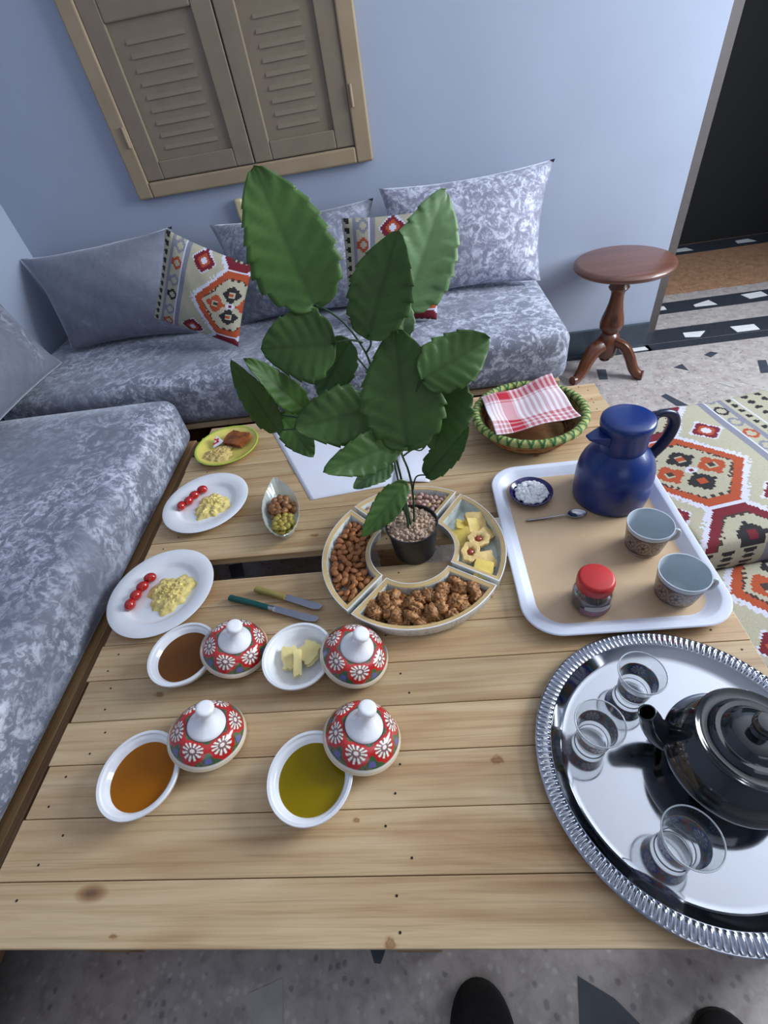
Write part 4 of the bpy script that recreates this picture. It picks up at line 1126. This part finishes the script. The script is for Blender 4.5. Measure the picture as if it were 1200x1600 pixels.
def plaid(s, t):
    def st(x, w): return w if x else 0
    a = 0
    if .20 < s < .36: a = 1.
    elif s >= .36: a = .72 if ((s-.36)/.072) % 1 < .5 else .0
    elif .06 < s < .20: a = .6 if ((s-.06)/.05) % 1 < .5 else 0
    b = 0
    if t < .22: b = 1. if t > .05 else .6
    elif t > .72: b = .9 if ((t-.72)/.10) % 1 < .62 else .25
    elif .22 < t < .30: b = .6 if ((t-.22)/.04) % 1 < .5 else 0
    k = min(1., .56*a+.44*b+.04)
    w_, r_ = S(232, 226, 232), S(176, 22, 46)
    return tuple(lerp(w_[i], r_[i], k) for i in range(3))+(1,)
for i in range(NCL):
    for j in range(NCL): fc.append(plaid((i+.5)/NCL, (j+.5)/NCL))
m_cloth = attr_mat('checked_cotton', .9, bumpy=.4, bs=500.)
tag(g.build('checked_cloth', m_cloth, None, (.303, 1.14, TT), fcol=fc, angle=180, solid=.002), 'red and white checked cloth folded in the bread basket', 'cloth')

# ------------------------------------------------------------------ plastic serving tray and what stands on it
def rrect(x0, x1, y0, y1, r, n=10):
    pts = []
    for cx, cy, a0 in ((x1-r, y1-r, 0), (x0+r, y1-r, 90), (x0+r, y0+r, 180), (x1-r, y0+r, 270)):
        for k in range(n+1):
            a = math.radians(a0+90*k/n); pts.append((cx+r*math.cos(a), cy+r*math.sin(a)))
    return pts
m_trayrim = plain('white_plastic_rim', S(216, 220, 234), .35, var=.015)
m_laminate = plain('wood_look_laminate', S(200, 170, 136), .4, var=.025, vs=9.)
tr = thing('serving_tray', 'white-rimmed plastic serving tray with a wood-look base', 'tray', (.3555, .709, TT+.0006))
def loft(polys):
    n = len(polys[0][0]); vs = []; fs = []
    for p, z in polys: vs += [(x, y, z) for x, y in p]
    for k in range(len(polys)-1):
        for i in range(n): fs.append((k*n+i, k*n+(i+1) % n, (k+1)*n+(i+1) % n, (k+1)*n+i))
    return vs, fs, n
HX, HY = .197, .250
rr_ = lambda d: rrect(-HX+d, HX-d, -HY+d, HY-d, .072-d*.6)
vs, fs, n = loft([(rr_(.030), 0), (rr_(.012), .012), (rr_(.001), .0185), (rr_(0), .021), (rr_(.002), .0228), (rr_(.014), .0228), (rr_(.017), .0212), (rr_(.030), .008), (rr_(.036), .0050)])
fs.append(tuple(range(n-1, -1, -1)))
G().add(vs, fs).build('tray_rim', m_trayrim, tr, angle=35)
vs, fs, n = loft([(rr_(.0345), .0046), (rr_(.0345), .0056)]); fs.append(tuple(range(n, 2*n)))
G().add(vs, fs).build('base_panel', m_laminate, tr, smooth=False)
TZ = TT+.0006+.0058                                   # top of the tray base
m_blue = plain('cobalt_plastic', S(6, 42, 110), .34, coat=.2, var=.03)
m_navy = plain('navy_plastic', S(12, 22, 56), .35, var=.03)
fk = thing('thermos_flask', 'cobalt blue plastic thermos jug with dark handle on the tray', 'flask', (.4325, .840, TZ), (0, 0, math.radians(10)))
G().lathe([(0, 0), (.078, 0), (.0825, .004), (.084, .018), (.0845, .05), (.084, .075), (.0815, .095), (.076, .112), (.067, .128), (.058, .139), (.051, .146), (.049, .148)], 64).build('body', m_blue, fk, angle=50)
G().lathe([(.049, .146), (.0505, .150), (.0515, .196), (.0545, .203), (.0555, .212), (.0545, .219), (.050, .2225), (.03, .225), (0, .2255)], 56).build('lid', m_blue, fk, angle=50)
G().add(*(lambda: ([(-.046, -.024, .170), (-.046, .024, .170), (-.046, .026, .196), (-.046, -.026, .196), (-.086, -.010, .193), (-.086, .010, .193), (-.086, .008, .188), (-.086, -.008, .188)],
        [(0, 1, 6, 7), (1, 2, 5, 6), (2, 3, 4, 5), (3, 0, 7, 4), (4, 7, 6, 5), (0, 3, 2, 1)]))()).build('spout', m_blue, fk, smooth=False, bevel=.004)
hp = smoothpath([(.050, 0, .205), (.075, 0, .214), (.100, 0, .203), (.112, 0, .178), (.110, 0, .150), (.098, 0, .122), (.079, 0, .098)], 6)
G().tube(hp, [(.0085, .0125)]*len(hp), 14).build('handle', m_navy, fk, angle=180)
G().box((.046, 0, .210), (.034, .026, .012)).build('lever', m_navy, fk, bevel=.004, smooth=False)
m_indigo = plain('indigo_glaze', S(34, 26, 92), .2, coat=.5, var=.04)
tag(G().lathe([(0, .002), (.026, .002), (.028, 0), (.033, 0), (.047, .010), (.0525, .017), (.052, .019), (.0495, .018), (.040, .0085), (.03, .0045), (0, .004)], 56).build('saucer', m_indigo, None, (.250, .858, TZ), angle=50), 'small indigo saucer of white crystals on the tray', 'saucer')
m_salt = plain('white_crystals', S(248, 249, 252), .4, var=.01)
g = G()
for k in range(260):
    r = .039*math.sqrt(random.random()); a = random.uniform(0, 6.283); s = random.uniform(.0036, .0068)
    g.ball((r*math.cos(a), r*math.sin(a), .012+.017*(1-(r/.040)**2)*random.uniform(.3, 1)), (s, s*.9, s*.8), Euler((random.random()*3, random.random()*3, 0)).to_matrix(), 7, 5)
sg_ = tag(g.build('sugar_crystals', m_salt, None, (.250, .858, TZ), smooth=False), 'heap of white sugar crystals in the indigo saucer', 'sugar'); sg_['kind'] = 'stuff'
sp_ = thing('teaspoon', 'small steel teaspoon lying on the tray before the flask', 'spoon', (.222, .774, TZ+.0005), (0, 0, math.radians(2)))
P_ = smoothpath([(0, 0, .003), (.03, 0, .0035), (.06, .0, .0055), (.085, 0, .0065), (.098, 0, .005)], 5)
G().tube(P_, [(.0015, lerp(.0055, .0026, i/len(P_))) for i in range(len(P_))], 10).build('handle', m_steel, sp_, angle=180)
g = G()
def spb(i, j):
    a = 2*math.pi*i; prof = [(0, 0), (.5, .0012), (.85, .0045), (1, .0078), (.96, .0080), (.8, .0054), (.5, .0024), (0, .0012)]
    r, z = prof[round(j*7)]; return Vector((.118+r*.022*math.cos(a), r*.0135*math.sin(a)*(1+.12*math.cos(a)*-1), z))
g.grid(spb, 36, 8, cu=True); g.build('bowl', m_steel, sp_, angle=180)

m_cupout = attr_mat('printed_stoneware', .35, coat=.3)
m_cupin = plain('pale_grey_glaze', S(190, 200, 208), .25, coat=.4, var=.015)
def cup(loc, label, sd):
    t = thing('tea_cup', label, 'cup', (loc[0], loc[1], TZ), (0, 0, math.radians(-20)))
    G().lathe([(0, .003), (.024, .003), (.026, 0), (.030, 0), (.034, .006), (.0365, .010)], 56).build('foot', m_cupin, t, angle=40)
    seg, nr = 180, 26; g = G(); g.lathe([(lerp(.0365, .0438, (i/nr)**.9), lerp(.010, .063, i/nr)) for i in range(nr+1)], seg); pc = []
    for i in range(nr+1):
        for k in range(seg):
            a = k/seg*9; y = i/nr; x = (a % 1-.5)*2; yy = (y-.5)*2
            d = math.hypot(x*.8, yy*1.0); th = math.atan2(yy, x)
            if y < .08 or y > .93: c = S(66, 54, 50)
            elif d < .22: c = S(46, 38, 36)
            elif d < .55 and math.cos(th*6) > 0: c = S(150, 136, 126)
            elif abs(d-.75) < .09: c = S(138, 124, 114)
            else: c = S(104, 88, 80) if hsh(k//3, i//2, sd) > .35 else S(92, 74, 66)
            pc.append(c)
    g.build('printed_band', m_cupout, t, pcol=pc, angle=180)
    G().lathe([(.0438, .063), (.0455, .0735), (.0452, .075), (.0435, .0748), (.0425, .070), (.040, .050), (.036, .020), (.030, .008), (0, .006)], 56).build('inside', m_cupin, t, angle=50)
    hp = smoothpath([(.043, 0, .066), (.052, 0, .067), (.055, 0, .056), (.051, 0, .042), (.040, 0, .034)], 6)
    G().tube(hp, [(.003, .0042)]*len(hp), 10).build('handle', m_cupin, t, angle=180)
cup((.4475, .668), 'printed grey tea cup farther back, in front of the flask', 1)
cup((.4600, .541), 'printed grey tea cup nearer the viewer at the tray corner', 2)

jr = thing('spice_jar', 'small glass jar with a red screw lid on the tray', 'jar', (.2975, .538, TZ), (0, 0, .3))
G().lathe([(0, .001), (.030, 0), (.036, .003), (.038, .010), (.038, .040), (.0355, .050), (.030, .057), (.0285, .062), (.0270, .062), (.0285, .056), (.0335, .049), (.0360, .040), (.0360, .011), (.034, .005), (0, .004)], 48).build('glass_body', m_glass, jr, angle=60)
G().lathe([(0, .0045), (.0335, .0055), (.0356, .011), (.0356, .038), (.033, .046), (0, .047)], 40).build('coffee_powder', plain('coffee_powder', S(70, 46, 36), .9, var=.2, vs=200., bumpy=.4), jr, angle=60)
m_lab = plain('paper_label', S(170, 160, 160), .5, var=.06); m_lab2 = plain('mauve_label', S(128, 92, 98), .5, var=.1)
def arc(r, a0, a1, z0, z1, n=14, curve=0.):
    gg = G(); gg.grid(lambda i, j: Vector((r*math.cos(lerp(a0, a1, i)), r*math.sin(lerp(a0, a1, i)), lerp(z0, z1+curve*math.sin(math.pi*i), j))), n, 4); return gg
arc(.0384, -2.7, -.9, .008, .026).build('label', m_lab2, jr, angle=180)
arc(.0386, -2.5, -1.1, .024, .034, curve=.006).build('label', m_lab, jr, angle=180)
seg = 96; g = G()
pr = [(0, .0865), (.028, .0865), (.031, .0855), (.0335, .082), (.034, .078), (.034, .062), (.0325, .060), (.0295, .060)]
g.lathe(pr, seg)
for i, v in enumerate(g.v):
    r = math.hypot(v[0], v[1])
    if .0335 < r and .060 < v[2] < .081:
        k = 1+.008*math.cos(math.atan2(v[1], v[0])*48); g.v[i] = (v[0]*k, v[1]*k, v[2])
g.build('lid', plain('red_plastic', S(190, 40, 40), .4, var=.03), jr, angle=40)

# ------------------------------------------------------------------ round silver tray, tea glasses, teapot
def silver():
    m, nt, b = new_mat('polished_aluminium')
    b.inputs['Metallic'].default_value = 1.; b.inputs['Base Color'].default_value = (.48, .50, .55, 1)
    n = noise(nt, 14., 5, .6, .8, mapping(nt)); r = ramp(nt, n.outputs['Fac'], [(.35, (.05,)*3+(1,)), (.7, (.14,)*3+(1,))]); L(nt, r.outputs[0], b.inputs['Roughness'])
    n2 = noise(nt, 5., 3, .5, .4, mapping(nt)); bump(nt, b, n2.outputs['Fac'], .05, .01)
    return m
m_silver = silver()
sv = thing('silver_tray', 'large round silver tray with fluted rim at the front right', 'tray', (.350, .238, TT+.0006))
G().lathe([(0, 0), (.172, 0), (.182, .002), (.196, .014), (.1975, .0165), (.196, .0175), (.1945, .0165), (.181, .0042), (.176, .0026), (.170, .002), (0, .002)], 128).build('tray_dish', m_silver, sv, angle=50)
g = G(); NFL = 150
def flute(i, j):
    a = 2*math.pi*i; sec = [(.196, .0165, 0), (.199, .0182, .4), (.204, .0192, 1), (.210, .0192, 1), (.2145, .0185, .9), (.2165, .0182, .1), (.2195, .0178, 0), (.2205, .0160, 0), (.2185, .0145, 0), (.208, .0150, 0), (.197, .0145, 0)]
    r, z, k = sec[round(j*(len(sec)-1))]
    return Vector((r*math.cos(a), r*math.sin(a), z+.0019*k*math.cos(a*NFL)))
g.grid(flute, NFL*8, 11, cu=True); g.build('fluted_rim', m_silver, sv, angle=70)
SZt = TT+.0006+.0022
m_band_ = attr_mat('enamel_print', .35, coat=.4)
m_rimglint = plain('glass_edge_highlight', S(196, 204, 208), .08, coat=.6, var=.02)  # opaque pale colour painting the bright highlight on glass edges
def glassf(loc, label, ground, sd):
    t = thing('tea_glass', label, 'glass', (loc[0], loc[1], SZt+.0003), (0, 0, sd*1.9), group='printed tea glasses')
    G().lathe([(0, .0), (.021, 0), (.0235, .002), (.0245, .006), (.0255, .02), (.0265, .03), (.0285, .047), (.0325, .062), (.0365, .076), (.0368, .0785), (.0356, .0785), (.0345, .074), (.0305, .060), (.0268, .046), (.0248, .030), (.0238, .018), (.0225, .0085), (0, .0075)], 56).build('glass_body', m_glass, t, angle=60)
    G().lathe([(.0350, .0778), (.0355, .0792), (.0362, .0796), (.0369, .0790), (.0371, .0778), (.0366, .0770), (.0356, .0770), (.0350, .0778)], 56).build('rim', m_rimglint, t, angle=180)  # edge highlight modelled as an opaque ring
    G().lathe([(.0228, .0082), (.0236, .0094), (.0243, .0092), (.0238, .0078), (.0228, .0082)], 48).build('base_glint', m_rimglint, t, angle=180)  # bright glint at the base, also an opaque ring
    seg, nr = 200, 30; g = G(); zz = [lerp(.018, .052, i/nr) for i in range(nr+1)]
    rad = lambda z: .0257+(z-.018)/.012*.0009 if z < .03 else (lerp(.0266, .0286, (z-.03)/.017) if z < .047 else lerp(.0286, .0300, (z-.047)/.006))
    g.lathe([(rad(z)+.0002, z) for z in zz], seg); pc = []
    for i in range(nr+1):
        for k in range(seg):
            q = k/seg*4; x = (q % 1-.5)*2*1.2; y = (i/nr-.5)*2; d = math.hypot(x, y); th = math.atan2(y, x)
            if i < 2 or i > nr-2: c = S(190, 160, 84)
            elif d < .16: c = S(228, 214, 190)
            elif .22 < d < .66 and math.cos(th*10) > -.25: c = S(226, 226, 224)
            elif d < .86: c = ground
            else:
                h_ = hsh(k//6, i//5, sd); c = S(168, 30, 44) if h_ > .72 else S(40, 96, 60) if h_ > .45 else S(66, 150, 190) if h_ > .3 else S(120, 92, 52)
            pc.append(c)
    g.build('painted_band', m_band_, t, pcol=pc, angle=180)
glassf((.3135, .352), 'tea glass with blue daisy print, farthest back on the silver tray', S(34, 60, 150), 1)
glassf((.2240, .277), 'tea glass with red daisy print, nearest the rim left of the teapot', S(110, 24, 40), 2)
glassf((.2930, .1300), 'tea glass with blue daisy print, at the front of the silver tray', S(34, 60, 150), 3)
m_teapot = plain('black_enamel', S(26, 32, 36), .12, coat=.7, var=.06)
tp_ = thing('teapot', 'glossy black enamel teapot on the silver tray', 'teapot', (.398, .230, SZt+.0003), (0, 0, math.radians(156)))
G().lathe([(0, .002), (.050, .002), (.053, 0), (.058, .002), (.066, .010), (.080, .028), (.088, .045), (.0905, .058), (.0895, .064), (.0860, .068), (.0845, .072), (.078, .086), (.070, .098), (.062, .106), (.058, .112), (.058, .120), (0, .118)], 72).build('body', m_teapot, tp_, angle=40)
G().lathe([(0, .120), (.0585, .120), (.0640, .1215), (.0680, .1250), (.0690, .1285), (.0675, .1305), (.0640, .1295), (.0580, .1270), (.0530, .1280), (.0500, .1340), (.0460, .1375), (.0400, .1370), (.0370, .1400), (.0340, .1470), (.0290, .1505), (.020, .1515), (.012, .1530), (.009, .158), (.012, .163), (.016, .169), (.0165, .175), (.013, .181), (0, .183)], 64).build('lid', m_teapot, tp_, angle=40)
P_ = smoothpath([(.070, 0, .040), (.092, 0, .052), (.106, 0, .070), (.114, 0, .090), (.122, 0, .104)], 5)
n_ = len(P_)
g = G(); g.tube(P_, [lerp(.024, .0115, (i/(n_-1))**.8) for i in range(n_)], 20, cap=False); g.build('spout', m_teapot, tp_, angle=180, solid=.002)
P_ = smoothpath([(-.078, 0, .094), (-.108, 0, .106), (-.132, 0, .092), (-.134, 0, .062), (-.112, 0, .036), (-.084, 0, .034)], 6)
G().tube(P_, [(.007, .010)]*len(P_), 14).build('handle', m_teapot, tp_, angle=180)

# ------------------------------------------------------------------ the viewer's shoes
m_shoe = plain('black_felt_shoe', S(20, 19, 21), .9, var=.2, vs=200., bumpy=.5)
m_sole = plain('black_rubber', S(14, 14, 15), .7)
for x, y, a, lab in ((.003, -.135, .02, 'black shoe whose tip shows nearer the middle of the bottom edge'), (.372, -.168, -.10, 'black shoe whose tip shows near the bottom right corner')):
    t = thing('shoe', lab, 'shoe', (x, y, .0005), (0, 0, a))
    def ol(s):       # half width along the shoe, s=0 heel .. 1 toe
        return .052*(.62+.38*math.sin(min(1, s*1.15)*math.pi*.62))*math.sqrt(max(0, 1-max(0, (s-.72)/.28)**2.4))*math.sqrt(max(0, 1-max(0, (.12-s)/.12)**2))
    g = G()
    def fn(i, j):
        s = .5-.5*math.cos(math.pi*i); b_ = 2*math.pi*j; hw = ol(s)+.0005; hgt = lerp(.085, .045, min(1, s*1.25))*math.sqrt(max(0, 1-max(0, (s-.7)/.3)**2.6))+.001
        sx = math.copysign(abs(math.cos(b_))**.8, math.cos(b_)); sz = math.copysign(abs(math.sin(b_))**.8, math.sin(b_))
        return Vector((hw*sx, -.135+.27*s, .018+max(-.012, hgt*.5*(1+sz)-.006)))
    g.grid(fn, 30, 24, cv=True); g.build('upper', m_shoe, t, angle=180)
    pl_ = [(ol(.5-.5*math.cos(math.pi*k/24))*1.06, -.138+.276*(.5-.5*math.cos(math.pi*k/24))) for k in range(25)]
    G().prism(pl_+[(-x_, y_) for x_, y_ in pl_[::-1]][1:-1], 0, .020).build('sole', m_sole, t, smooth=False, bevel=.003)
